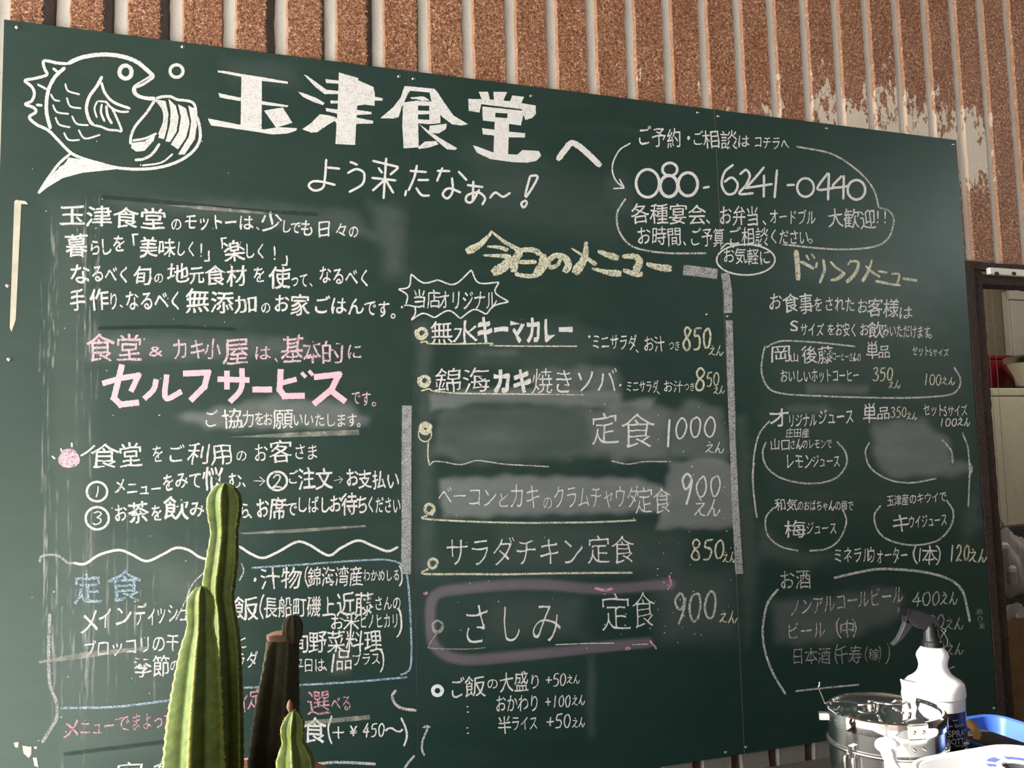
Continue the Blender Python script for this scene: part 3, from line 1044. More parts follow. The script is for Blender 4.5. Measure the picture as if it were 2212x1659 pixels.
# each part: (material, fat, label, [(text, x0, y0, x1, y1, height)])
TEXT = [
    ('w', .012, None, [('玉津食堂', 127, 463, 360, 474, 45), ('の', 368, 484, 393, 484, 28), ('モットー', 397, 478, 513, 480, 36), ('は', 515, 480, 548, 481, 34), ('、', 553, 486, 575, 486, 24),
                       ('少', 563, 477, 611, 478, 42), ('し', 607, 488, 630, 489, 30), ('で', 627, 491, 650, 492, 28), ('も', 648, 492, 679, 493, 36), ('日', 683, 494, 717, 495, 36), ('々', 723, 496, 752, 497, 32), ('の', 752, 500, 775, 500, 28)]),
    ('w', .012, None, [('暮', 140, 529, 191, 530, 48), ('ら', 192, 534, 218, 534, 36), ('し', 215, 533, 243, 533, 36), ('を', 243, 526, 272, 526, 38), ('「', 262, 524, 300, 524, 36), ('美', 300, 534, 341, 534, 44),
                       ('味', 341, 535, 380, 536, 38), ('しく', 379, 536, 425, 538, 34), ('!', 426, 540, 444, 540, 32), ('」', 440, 548, 476, 548, 32), ('「', 456, 530, 490, 530, 32), ('楽', 482, 541, 530, 542, 46),
                       ('しく', 527, 541, 576, 543, 34), ('!', 585, 546, 602, 546, 34), ('」', 608, 558, 644, 558, 32)]),
    ('w', .012, None, [('な', 149, 591, 196, 592, 44), ('るべく', 197, 590, 282, 594, 38), ('旬', 287, 595, 329, 596, 42), ('の', 332, 600, 354, 600, 24), ('地', 361, 589, 409, 590, 42), ('元', 408, 593, 442, 593, 38),
                       ('食材', 442, 594, 534, 597, 44), ('を', 546, 593, 574, 593, 36), ('使', 581, 599, 628, 600, 48), ('って', 627, 603, 666, 606, 32), ('、', 668, 606, 690, 606, 28), ('なるべく', 688, 592, 802, 602, 38)]),
    ('w', .012, None, [('手', 150, 648, 185, 648, 46), ('作', 193, 646, 236, 647, 46), ('り', 234, 650, 256, 650, 38), ('、', 258, 652, 280, 652, 28), ('なるべく', 270, 648, 395, 650, 42), ('無', 399, 649, 453, 650, 52),
                       ('添', 454, 652, 506, 653, 48), ('加', 506, 656, 558, 657, 38), ('の', 563, 664, 585, 664, 26), ('お', 591, 654, 626, 655, 40), ('家', 626, 658, 670, 659, 46), ('ごはん', 676, 658, 787, 662, 38), ('です', 786, 664, 842, 668, 36), ('。', 843, 673, 875, 673, 30)]),
    ('p', .006, 'pink chalk line of writing', [('食', 184, 751, 248, 752, 60), ('堂', 250, 751, 308, 752, 58), ('&', 318, 758, 356, 758, 26), ('カキ', 371, 753, 445, 756, 46), ('小', 440, 753, 478, 754, 44), ('屋', 481, 758, 539, 759, 58),
                       ('は', 548, 762, 586, 762, 32), ('、', 592, 768, 616, 768, 30), ('基', 607, 754, 657, 755, 60), ('本', 653, 757, 695, 758, 54), ('的', 692, 761, 744, 762, 50), ('に', 748, 758, 784, 759, 36)]),
    ('p', .008, None, [('です', 758, 858, 802, 862, 32), ('。', 802, 864, 830, 864, 28)]),
    ('w', .006, None, [('ご', 440, 904, 472, 904, 38), ('協', 479, 904, 525, 905, 42), ('力', 522, 905, 550, 905, 36), ('を', 549, 904, 572, 904, 30), ('お', 568, 905, 590, 905, 30), ('願', 589, 905, 634, 905, 42), ('いいたします', 632, 906, 772, 908, 30), ('。', 770, 908, 796, 908, 30)]),
    ('w', .002, None, [('食', 192, 985, 258, 986, 54), ('堂', 256, 982, 308, 983, 54), ('を', 327, 980, 354, 980, 38), ('ご', 360, 980, 400, 980, 40), ('利用', 404, 979, 505, 982, 46), ('の', 509, 984, 535, 984, 26), ('お', 547, 978, 579, 978, 40), ('客', 580, 975, 633, 976, 48), ('さま', 634, 975, 688, 977, 34)]),
    ('w', .014, None, [('1', 198, 1062, 222, 1062, 24), ('メ', 245, 1049, 273, 1049, 34), ('ニュー', 273, 1054, 350, 1056, 30), ('を', 350, 1042, 377, 1042, 38), ('みて', 378, 1037, 437, 1038, 36), ('悩', 437, 1033, 484, 1034, 50), ('む', 492, 1038, 524, 1038, 34), ('、', 522, 1036, 548, 1036, 34), ('→', 544, 1037, 578, 1037, 30), ('2', 586, 1039, 612, 1039, 28),
                       ('ご', 621, 1031, 644, 1031, 30), ('注文', 643, 1033, 719, 1035, 46), ('→', 719, 1035, 745, 1035, 26), ('お', 746, 1031, 775, 1031, 40), ('支払い', 773, 1034, 864, 1038, 40)]),
    ('w', .014, None, [('3', 198, 1119, 223, 1119, 26), ('お', 245, 1108, 276, 1108, 38), ('茶', 275, 1106, 322, 1107, 46), ('を', 325, 1108, 352, 1108, 36), ('飲', 353, 1097, 409, 1098, 50), ('みなが', 408, 1098, 512, 1102, 36), ('ら', 518, 1103, 540, 1103, 34), ('、', 536, 1104, 562, 1104, 34), ('お', 552, 1098, 582, 1098, 42), ('席', 581, 1097, 619, 1098, 48), ('で', 616, 1099, 643, 1099, 32),
                       ('しばし', 640, 1090, 714, 1090, 36), ('お', 710, 1088, 740, 1088, 38), ('待', 737, 1088, 772, 1089, 48), ('ち', 768, 1089, 796, 1089, 40), ('ください', 792, 1089, 866, 1092, 36)]),
    ('b', .004, 'pale blue chalk heading', [('定', 158, 1271, 222, 1272, 66), ('食', 232, 1265, 308, 1266, 70)]),
    ('w', .004, None, [('メ', 170, 1343, 217, 1343, 56), ('イ', 211, 1335, 242, 1335, 48), ('ン', 245, 1330, 287, 1330, 48), ('ディ', 291, 1328, 340, 1326, 50), ('ッシュ', 336, 1324, 410, 1322, 44)]),
    ('w', .006, None, [('・', 538, 1252, 564, 1252, 34), ('汁物', 561, 1250, 652, 1248, 46), ('（', 638, 1248, 668, 1248, 46), ('錦海湾産', 664, 1246, 784, 1244, 42), ('わかめしる', 784, 1243, 864, 1242, 26), ('）', 860, 1243, 892, 1243, 44)]),
    ('w', .006, None, [('飯', 500, 1314, 560, 1314, 52), ('（', 536, 1312, 572, 1312, 52), ('長船町磯上', 569, 1312, 725, 1310, 44), ('近藤', 726, 1305, 807, 1304, 52), ('さんの', 808, 1303, 867, 1302, 32)]),
    ('w', .006, None, [('お', 712, 1344, 744, 1344, 34), ('米', 741, 1343, 777, 1343, 38), ('ヒノヒカリ', 776, 1342, 862, 1340, 34), ('）', 856, 1345, 900, 1345, 62)]),
    ('w', .006, None, [('ブロッコリの干', 178, 1404, 388, 1386, 38), ('と', 508, 1386, 536, 1386, 32)]),
    ('w', .006, None, [('季節', 289, 1441, 368, 1438, 46), ('の', 366, 1438, 388, 1438, 26), ('ラダ', 505, 1427, 558, 1424, 36)]),
    ('w', .006, None, [('旬', 634, 1388, 668, 1388, 44), ('野菜料理', 666, 1387, 826, 1384, 48)]),
    ('w', .002, None, [('平', 634, 1438, 656, 1438, 32), ('日は', 655, 1437, 702, 1436, 30), ('、', 698, 1434, 722, 1434, 30), ('1', 710, 1432, 728, 1432, 40), ('品', 724, 1426, 762, 1425, 44), ('プラス', 760, 1425, 822, 1422, 28), ('）', 818, 1426, 858, 1426, 50)]),
    ('r', .004, 'rose pink chalk line of writing', [('メ', 132, 1574, 176, 1573, 46), ('ニュー', 172, 1573, 248, 1566, 36), ('で', 248, 1563, 282, 1561, 36), ('まよったら', 283, 1560, 400, 1552, 38), ('イ', 512, 1520, 540, 1518, 44), ('定', 536, 1510, 572, 1510, 44), ('選', 662, 1518, 714, 1517, 54), ('べる', 714, 1520, 760, 1518, 34)]),
    ('w', .010, None, [('食', 654, 1578, 706, 1577, 54), ('（', 680, 1578, 720, 1578, 60), ('＋', 714, 1582, 748, 1582, 34), ('¥450', 756, 1578, 832, 1576, 28), ('～', 830, 1577, 872, 1576, 36), ('）', 866, 1578, 910, 1578, 62)]),
    ('w', .002, None, [('定食', 240, 1668, 400, 1660, 40)]),
    ('w', .004, None, [('当店', 891, 645, 952, 646, 40), ('オリジナル', 947, 648, 1074, 648, 42)]),
    ('w', .002, None, [('無', 929, 718, 979, 718, 50), ('水', 976, 718, 1034, 719, 52)]),
    ('W', .045, None, [('キーマカレー', 1030, 712, 1240, 712, 56)]),
    ('w', .002, None, [('・', 1262, 727, 1284, 727, 24), ('ミニサラダ', 1278, 738, 1376, 740, 34), ('、', 1372, 748, 1394, 748, 30), ('お汁', 1390, 742, 1436, 743, 34), ('つき', 1444, 746, 1469, 747, 22)]),
    ('c', .004, 'cream chalk price', [('850', 1474, 731, 1538, 731, 46), ('えん', 1530, 756, 1563, 758, 22)]),
    ('w', -.004, None, [('錦海', 937, 821, 1060, 821, 54)]),
    ('W', .045, None, [('カキ', 1062, 823, 1150, 823, 54)]),
    ('w', -.006, None, [('焼きソバ', 1148, 824, 1334, 822, 54)]),
    ('w', .0, None, [('・', 1328, 832, 1352, 832, 28), ('ミニサラダ', 1352, 834, 1423, 835, 26), ('、', 1418, 840, 1440, 840, 26), ('お汁', 1432, 834, 1476, 835, 26), ('つき', 1477, 835, 1501, 836, 18)]),
    ('c', .0, 'cream chalk price', [('8', 1499, 819, 1526, 819, 46), ('50', 1524, 820, 1555, 819, 30), ('えん', 1540, 842, 1566, 842, 18)]),
    ('w', -.012, None, [('定', 1275, 925, 1337, 926, 70), ('食', 1338, 930, 1416, 931, 74)]),
    ('w', -.012, None, [('1', 1436, 935, 1452, 935, 62), ('000', 1456, 925, 1549, 922, 46), ('えん', 1522, 966, 1564, 967, 24)]),
    ('w', -.010, None, [('ベーコン', 945, 1070, 1074, 1074, 46), ('と', 1073, 1079, 1102, 1080, 36), ('カキ', 1100, 1071, 1168, 1073, 56), ('の', 1172, 1085, 1194, 1086, 30), ('クラムチャウダ', 1195, 1074, 1380, 1072, 50), ('定食', 1372, 1080, 1450, 1081, 58)]),
    ('w', -.014, None, [('9', 1468, 1056, 1500, 1054, 62), ('00', 1500, 1052, 1561, 1050, 46), ('えん', 1497, 1095, 1557, 1096, 38)]),
    ('w', -.012, None, [('サラダチキン', 962, 1192, 1262, 1190, 64), ('定食', 1267, 1187, 1372, 1187, 62)]),
    ('c', .0, 'cream chalk price', [('850', 1491, 1188, 1567, 1186, 42), ('えん', 1560, 1203, 1590, 1204, 24)]),
    ('w', -.016, None, [('さ', 996, 1348, 1062, 1348, 92), ('し', 1076, 1346, 1128, 1346, 88), ('み', 1146, 1342, 1216, 1342, 96)]),
    ('w', -.016, None, [('定', 1297, 1322, 1364, 1322, 82), ('食', 1364, 1318, 1417, 1318, 78)]),
    ('g', -.014, None, [('900', 1452, 1316, 1551, 1306, 62)]),
    ('c', -.006, None, [('えん', 1552, 1331, 1593, 1333, 28)]),
    ('w', .002, None, [('ご', 970, 1486, 1004, 1486, 46), ('飯', 1002, 1483, 1049, 1482, 46), ('の', 1051, 1477, 1077, 1477, 24), ('大盛', 1078, 1474, 1142, 1472, 44), ('り', 1143, 1472, 1168, 1472, 32), ('+50', 1178, 1469, 1224, 1468, 26), ('えん', 1223, 1467, 1253, 1467, 20)]),
    ('w', .002, None, [('：', 1002, 1530, 1036, 1530, 22), ('おかわり', 1070, 1520, 1166, 1518, 38), ('+100', 1177, 1516, 1234, 1514, 26), ('えん', 1234, 1513, 1264, 1511, 22)]),
    ('w', .002, None, [('：', 1002, 1576, 1036, 1576, 22), ('半', 1074, 1566, 1106, 1566, 38), ('ライス', 1104, 1563, 1162, 1561, 32), ('+50', 1180, 1559, 1234, 1557, 30), ('えん', 1235, 1561, 1264, 1560, 22)]),
    ('w', .002, None, [('ご予約', 1375, 292, 1472, 300, 42), ('・', 1474, 298, 1502, 298, 34), ('ご', 1495, 298, 1520, 299, 32), ('相談', 1517, 300, 1594, 303, 40), ('は', 1592, 304, 1620, 305, 28), ('コチラへ', 1628, 305, 1705, 312, 28)]),
    ('w', .002, None, [('各種宴会', 1362, 460, 1526, 464, 44), ('、', 1524, 466, 1552, 466, 36), ('お弁当', 1553, 464, 1640, 468, 42), ('、', 1646, 470, 1672, 470, 34), ('オードブル', 1662, 468, 1762, 470, 32), ('大歓迎', 1787, 470, 1892, 474, 42), ('!!', 1888, 468, 1920, 468, 32)]),
    ('w', .002, None, [('お時間', 1374, 508, 1473, 512, 40), ('、', 1474, 514, 1500, 514, 34), ('ご予算', 1490, 511, 1565, 514, 40), ('ご相談', 1572, 510, 1660, 512, 40), ('ください', 1661, 511, 1747, 513, 32), ('。', 1746, 511, 1776, 511, 30)]),
    ('w', .004, None, [('お気軽に', 1561, 551, 1665, 556, 34)]),
    ('w', .004, None, [('お', 1660, 651, 1690, 651, 38), ('食', 1690, 654, 1726, 654, 42), ('事', 1725, 656, 1756, 656, 46), ('を', 1757, 657, 1778, 657, 32), ('された', 1780, 656, 1847, 658, 32), ('お', 1851, 661, 1875, 661, 32), ('客様', 1873, 663, 1942, 667, 40), ('は', 1940, 675, 1972, 676, 28)]),
    ('w', .006, None, [('S', 1704, 704, 1728, 704, 26), ('サイズ', 1728, 711, 1780, 713, 28), ('を', 1786, 712, 1805, 712, 26), ('お安く', 1804, 711, 1852, 713, 30), ('お', 1856, 712, 1878, 712, 28), ('飲', 1875, 712, 1910, 713, 36), ('みいただけます', 1906, 713, 2010, 718, 28), ('。', 2004, 718, 2030, 718, 26)]),
    ('w', .002, None, [('岡', 1663, 764, 1710, 764, 36), ('山', 1706, 772, 1726, 772, 20), ('後藤', 1731, 766, 1800, 767, 38), ('コーヒーさんの', 1798, 769, 1860, 772, 20), ('単', 1870, 756, 1898, 756, 38), ('品', 1896, 759, 1924, 760, 28), ('セット', 1970, 757, 2008, 758, 24), ('Sサイズ', 2007, 761, 2050, 762, 17)]),
    ('w', .004, None, [('おいしい', 1685, 812, 1752, 812, 28), ('ホットコーヒー', 1752, 811, 1857, 811, 30)]),
    ('c', .006, 'cream chalk price', [('350', 1884, 809, 1930, 808, 28), ('えん', 1919, 829, 1945, 831, 18), ('100', 1994, 820, 2034, 820, 24), ('えん', 2033, 821, 2063, 823, 18)]),
    ('w', .004, None, [('オ', 1658, 902, 1708, 902, 44), ('リジナル', 1702, 909, 1765, 906, 30), ('ジュース', 1767, 901, 1845, 899, 34), ('単', 1863, 892, 1894, 892, 42), ('品', 1894, 892, 1923, 892, 28)]),
    ('c', .004, None, [('350', 1923, 891, 1959, 890, 22), ('えん', 1957, 897, 1982, 899, 17)]),
    ('w', .0, None, [('セット', 1994, 884, 2040, 886, 28), ('Sサイズ', 2038, 888, 2090, 886, 24), ('100', 2028, 913, 2068, 912, 17), ('えん', 2067, 909, 2096, 912, 19)]),
    ('w', .0, None, [('庄田産', 1697, 935, 1749, 935, 20), ('山口', 1663, 959, 1708, 961, 26), ('さんのレモンで', 1706, 960, 1798, 958, 22)]),
    ('w', .002, None, [('レモン', 1696, 996, 1756, 996, 34), ('ジュース', 1754, 996, 1815, 996, 28)]),
    ('w', .002, None, [('和気', 1673, 1090, 1724, 1090, 26), ('のおばちゃんの梅で', 1722, 1092, 1844, 1092, 22)]),
    ('w', .002, None, [('梅', 1693, 1143, 1742, 1143, 38), ('ジュース', 1741, 1141, 1808, 1140, 28)]),
    ('w', .002, None, [('玉津産のキウイで', 1915, 1082, 2045, 1072, 24)]),
    ('w', .002, None, [('キ', 1925, 1130, 1968, 1130, 42), ('ウイジュース', 1962, 1128, 2046, 1122, 28)]),
    ('w', .0, None, [('ミネラル', 1800, 1199, 1884, 1198, 34), ('ウォーター', 1874, 1199, 1962, 1199, 38), ('（', 1942, 1199, 1984, 1199, 42), ('1', 1980, 1199, 1994, 1199, 28), ('本', 1990, 1199, 2026, 1199, 40), ('）', 2020, 1198, 2060, 1198, 42)]),
    ('c', .006, 'cream chalk price', [('120', 2048, 1196, 2096, 1194, 34), ('えん', 2092, 1199, 2132, 1201, 30)]),
    ('g', .0, None, [('お酒', 1683, 1253, 1752, 1250, 42)]),
    ('g', -.004, None, [('ノンアルコールビール', 1705, 1314, 1952, 1283, 40)]),
    ('g', -.004, None, [('ビール', 1699, 1364, 1784, 1360, 36), ('（', 1778, 1358, 1818, 1358, 42), ('中', 1812, 1358, 1848, 1358, 38), ('）', 1838, 1356, 1878, 1356, 42)]),
    ('f', -.002, None, [('日本酒', 1709, 1418, 1795, 1416, 36), ('（', 1782, 1415, 1812, 1415, 44), ('千寿', 1804, 1415, 1862, 1415, 40), ('（', 1850, 1414, 1876, 1414, 34), ('稼', 1876, 1414, 1900, 1414, 26), ('）', 1896, 1412, 1922, 1412, 36), ('）', 1912, 1412, 1946, 1412, 46)]),
    ('g', -.004, None, [('400', 1971, 1295, 2032, 1292, 30), ('えん', 2030, 1292, 2069, 1292, 28)]),
    ('f', .0, None, [('500', 1985, 1344, 2042, 1340, 28), ('えん', 2040, 1346, 2082, 1347, 26)]),
    ('f', .0, None, [('600', 1985, 1402, 2042, 1400, 28), ('えん', 2042, 1400, 2082, 1402, 26)]),
    ('f', .0, None, [('あ', 2106, 1321, 2124, 1321, 15), ('り', 2108, 1337, 2126, 1337, 15), ('ま', 2112, 1352, 2130, 1352, 15)]),
]
load_glyphs(sorted({c for t in TEXT for s in t[3] for c in s[0]}))
for mt, fat, lab, segs in TEXT:
    ck = Chalk()
    for s in segs:
        put_text(ck, *s, fat=fat)
    ck.build('chalk_lettering', mt, lab, gap=max(7, .3 * max(s[5] for s in segs)))
COL.objects.unlink(_to)
bpy.data.objects.remove(_to)


def Z(pts, ox, oy, sc):
    return [(ox + x / sc, oy + y / sc) for x, y in pts]


# ---- the big title, drawn as filled strokes
A = lambda *p: Z(p, 0, 0, 3.16)
G = lambda *p: Z(p, 600, 0, 2.765)
ck = Chalk()
for pl in (A((1485, 480), (1560, 488), (1650, 505), (1800, 528), (1965, 558), (1965, 572), (1790, 552), (1650, 525), (1550, 505), (1490, 494)),
           A((1648, 505), (1788, 530), (1786, 888), (1642, 868)),
           A((1490, 635), (1560, 650), (1650, 668), (1790, 690), (1970, 720), (1960, 732), (1790, 715), (1650, 692), (1500, 666)),
           A((1418, 808), (1470, 818), (1640, 852), (1800, 884), (1900, 868), (2028, 875), (2022, 892), (1960, 912), (1860, 918), (1700, 892), (1440, 856)),
           A((1802, 755), (1930, 733), (1996, 838), (1885, 872))):
    ck.poly(pl, .7)
ck.build('chalk_lettering', 'W', 'thick white chalk title character', gap=60)
ck = Chalk()
for pl in (G((155, 445), (175, 452), (290, 535), (372, 545), (368, 562), (280, 562), (225, 520)),
           G((122, 548), (150, 555), (230, 585), (280, 615), (270, 628), (215, 610), (150, 578)),
           G((250, 682), (300, 688), (345, 700), (348, 718), (300, 745), (235, 790), (200, 792), (145, 772), (200, 735)),
           G((365, 433), (482, 466), (474, 640), (462, 866), (344, 860), (358, 640)),
           G((282, 472), (368, 482), (366, 500), (290, 496)),
           G((478, 478), (572, 520), (580, 560), (578, 632), (520, 625), (466, 632), (470, 560)),
           G((315, 600), (365, 602), (364, 618), (316, 618)), G((560, 572), (628, 588), (625, 602), (560, 600)),
           G((285, 645), (360, 655), (460, 655), (558, 668), (562, 682), (460, 688), (360, 680), (290, 664)),
           G((330, 702), (360, 706), (460, 700), (570, 722), (568, 738), (460, 740), (350, 738))):
    ck.poly(pl, .7)
ck.build('chalk_lettering', 'W', 'thick white chalk title character', gap=60)
ck = Chalk()
for pl in (G((757, 513), (935, 530), (950, 545), (935, 560), (905, 552), (790, 542), (778, 560), (740, 640), (722, 700), (690, 708), (612, 706), (690, 640), (735, 580)),
           G((905, 545), (950, 545), (1000, 620), (1050, 690), (1138, 742), (1095, 750), (1040, 742), (985, 700), (925, 640)),
           G((790, 582), (870, 575), (910, 600), (860, 602), (830, 592), (800, 592)),
           G((748, 612), (838, 600), (838, 700), (842, 880), (752, 886), (744, 750)),
           G((905, 605), (968, 615), (972, 735), (905, 742)),
           G((836, 602), (908, 606), (908, 632), (836, 630)), G((836, 660), (908, 662), (908, 682), (836, 684)), G((836, 712), (908, 716), (908, 742), (836, 736)),
           G((840, 738), (900, 780), (985, 835), (1072, 885), (1060, 896), (1010, 892), (960, 850), (890, 790)),
           G((905, 752), (1010, 738), (1005, 770), (960, 798), (905, 792)),
           G((838, 878), (880, 845), (945, 842), (960, 862), (900, 882), (840, 890))):
    ck.poly(pl, .7)
ck.build('chalk_lettering', 'W', 'thick white chalk title character', gap=60)
ck = Chalk()
for pl in (G((1200, 548), (1255, 548), (1270, 602), (1222, 602)), G((1288, 548), (1370, 550), (1345, 606), (1292, 604)), G((1400, 570), (1472, 578), (1450, 625), (1385, 610)),
           G((1138, 590), (1300, 596), (1400, 606), (1540, 630), (1542, 680), (1520, 705), (1478, 716), (1458, 652), (1215, 622), (1205, 672), (1140, 662)),
           G((1222, 636), (1470, 662), (1468, 684), (1222, 668)), G((1222, 668), (1300, 672), (1298, 728), (1225, 720)), G((1372, 676), (1468, 684), (1452, 750), (1370, 738)), G((1298, 700), (1374, 706), (1374, 738), (1298, 730)),
           G((1296, 722), (1382, 734), (1376, 922), (1288, 920)),
           G((1220, 765), (1300, 776), (1380, 786), (1478, 796), (1476, 822), (1380, 820), (1225, 802)),
           G((1165, 868), (1200, 878), (1300, 916), (1430, 924), (1462, 896), (1560, 902), (1574, 930), (1545, 960), (1490, 972), (1400, 968), (1270, 950), (1190, 912))):
    ck.poly(pl, .7)
ck.build('chalk_lettering', 'W', 'thick white chalk title character', gap=60)
ck = Chalk().stroke([(1204, 346), (1222, 322), (1235, 309), (1256, 320), (1298, 359)], 13)
ck.build('chalk_lettering', 'W', 'thick white chalk title character', gap=60)

ck = Chalk()                                                    # greeting under the title
K = lambda *p: Z(p, 600, 0, 2.765)
for st in (K((290, 950), (282, 1060), (270, 1120), (220, 1138), (186, 1112), (205, 1085), (260, 1085), (345, 1105)), K((295, 1000), (372, 1008)),
           K((430, 966), (478, 985)), K((415, 1035), (470, 1010), (515, 1035), (505, 1100), (425, 1148)),
           K((565, 960), (722, 998)), K((600, 1000), (625, 1035)), K((722, 1000), (670, 1045)), K((560, 1062), (708, 1078)), K((648, 942), (640, 1060), (632, 1188)), K((638, 1075), (565, 1140)), K((645, 1075), (692, 1155)),
           K((788, 1020), (890, 1028)), K((832, 985), (815, 1060), (780, 1140)), K((835, 1075), (905, 1075)), K((825, 1120), (860, 1165), (908, 1168)), K((768, 1135), (760, 1172)),
           K((950, 1020), (1030, 1022)), K((985, 1000), (950, 1085)), K((1078, 1022), (1130, 1078)), K((1040, 1060), (1045, 1140), (1015, 1185), (985, 1160), (1020, 1125), (1095, 1150)),
           K((1130, 1105), (1228, 1118)), K((1168, 1080), (1165, 1205)), K((1205, 1130), (1160, 1205), (1125, 1200), (1135, 1165), (1200, 1150), (1238, 1185), (1220, 1225)),
           K((1265, 1185), (1300, 1150), (1345, 1175), (1390, 1150)),
           K((1505, 1050), (1552, 1058), (1492, 1165), (1480, 1160), (1508, 1050)), K((1480, 1195), (1455, 1215), (1468, 1240), (1488, 1215), (1478, 1195))):
    ck.stroke(st, 5.2)
ck.build('chalk_lettering', 'W', gap=40)

# ---- fish drawing
T = lambda *p: Z(p, 0, 0, 3.16)
ck = Chalk()
for st, wd in ((T((460, 435), (560, 392), (700, 372), (830, 385), (930, 420), (1000, 475), (1052, 525)), 9),
               (T((1052, 525), (985, 570), (945, 590), (920, 600), (930, 640), (980, 665), (1060, 670)), 6), (T((1035, 515), (960, 560), (915, 590), (908, 625), (940, 660), (1010, 678), (1060, 680)), 4),
               (T((460, 435), (390, 430), (300, 415), (305, 470), (320, 510), (240, 535), (170, 550), (215, 590), (235, 640), (215, 690), (172, 712), (230, 735), (245, 765), (200, 800), (250, 850), (330, 890), (400, 960), (480, 1040), (560, 1080), (680, 1115), (800, 1145), (950, 1155), (1100, 1140), (1230, 1095), (1320, 1030), (1365, 950), (1360, 850), (1340, 790)), 6.5),
               (T((445, 460), (380, 520), (335, 600), (318, 690), (320, 780), (345, 880)), 8), (T((360, 465), (405, 500)), 6), (T((255, 575), (320, 610)), 5), (T((245, 715), (290, 720)), 6),
               (T((1340, 790), (1330, 720), (1305, 695), (1260, 685), (1210, 680), (1165, 660), (1110, 660), (1065, 672)), 6),
               (T((1060, 680), (1000, 770), (925, 860), (895, 930), (890, 985)), 6), (T((1065, 680), (1115, 750), (1120, 830), (1085, 920)), 5),
               (T((905, 960), (990, 945), (1070, 910)), 5), (T((1090, 980), (1040, 1050), (980, 1085), (920, 1092)), 6), (T((1180, 1050), (1100, 1110), (970, 1130)), 4),
               (T((698, 520), (660, 590), (610, 660), (590, 740), (610, 820), (640, 855)), 7), (T((640, 855), (690, 865), (740, 885), (800, 890), (830, 890), (790, 790), (765, 740)), 5),
               (T((690, 560), (720, 640), (780, 700), (890, 742)), 6), (T((720, 690), (760, 735), (820, 762), (880, 762)), 5),
               (T((665, 690), (645, 740), (662, 805)), 4), (T((695, 710), (690, 770), (715, 830)), 5), (T((725, 720), (735, 790), (765, 845)), 6), (T((668, 690), (730, 695)), 4),
               (T((445, 570), (465, 620), (545, 645)), 4), (T((455, 665), (480, 725), (555, 740)), 4), (T((345, 640), (370, 680), (410, 690)), 4), (T((360, 715), (390, 765), (470, 778)), 4), (T((490, 790), (525, 845), (605, 855)), 4), (T((378, 800), (405, 850), (480, 870)), 4), (T((435, 905), (470, 955), (545, 955)), 4), (T((535, 885), (580, 945), (685, 920)), 4),
               (T((480, 1050), (400, 1120), (320, 1230), (262, 1320)), 6), (T((500, 1095), (400, 1150)), 4)):
    ck.stroke(st, wd)
ck.ellipse(857 / 3.16, 492 / 3.16, 13, 14, 9).ellipse(1205 / 3.16, 485 / 3.16, 14, 13.5, 7)
for pl in (T((1075, 680), (1130, 690), (1150, 780), (1140, 880), (1120, 950), (1080, 940), (1110, 860), (1120, 770)), T((1150, 675), (1200, 720), (1220, 800), (1205, 900), (1160, 970), (1130, 965), (1160, 850), (1165, 760)),
           T((1215, 710), (1270, 740), (1295, 840), (1270, 940), (1215, 1020), (1165, 985), (1220, 900), (1235, 800)), T((1285, 720), (1325, 740), (1345, 850), (1330, 950), (1260, 1055), (1215, 1055), (1290, 930), (1305, 830)),
           T((900, 975), (985, 965), (1060, 920), (1050, 960), (985, 1030), (930, 1035), (895, 1010)),
           T((470, 1075), (560, 1090), (700, 1125), (860, 1148), (700, 1165), (560, 1180), (430, 1215), (330, 1275), (265, 1325), (310, 1230), (390, 1160), (440, 1120)),
           T((555, 1070), (680, 1110), (640, 1120), (560, 1095))):
    ck.poly(pl, .8)
ck.build('chalk_drawing', 'W', 'white chalk fish holding a bowl', gap=40)

# ---- thick pink katakana heading
H = lambda *p: Z(p, 0, 400, 2.458)
ck = Chalk()
for st, wd in ((H((555, 1050), (640, 1025), (735, 1010), (700, 1085)), 12), (H((645, 965), (620, 1070), (605, 1130), (640, 1165), (725, 1155)), 13),
               (H((830, 1030), (815, 1085), (765, 1135)), 12), (H((885, 1005), (880, 1130), (965, 1095)), 12), (H((985, 1000), (1105, 995), (1085, 1070), (1020, 1135)), 13),
               (H((1155, 1030), (1325, 1035)), 12), (H((1205, 985), (1205, 1085)), 12), (H((1285, 972), (1280, 1080), (1220, 1152)), 12), (H((1340, 1085), (1445, 1085)), 13),
               (H((1490, 990), (1485, 1085), (1510, 1120), (1605, 1118)), 13), (H((1490, 1052), (1575, 1030)), 11), (H((1600, 995), (1625, 1020)), 8), (H((1640, 985), (1662, 1010)), 8),
               (H((1680, 1018), (1800, 1005), (1760, 1085), (1675, 1155)), 13), (H((1750, 1085), (1835, 1150)), 13)):
    ck.stroke(st, wd, wob=.1, taper=False, smooth=len(st) < 4)
ck.build('chalk_lettering', 'P', 'thick pale pink chalk heading', gap=40)

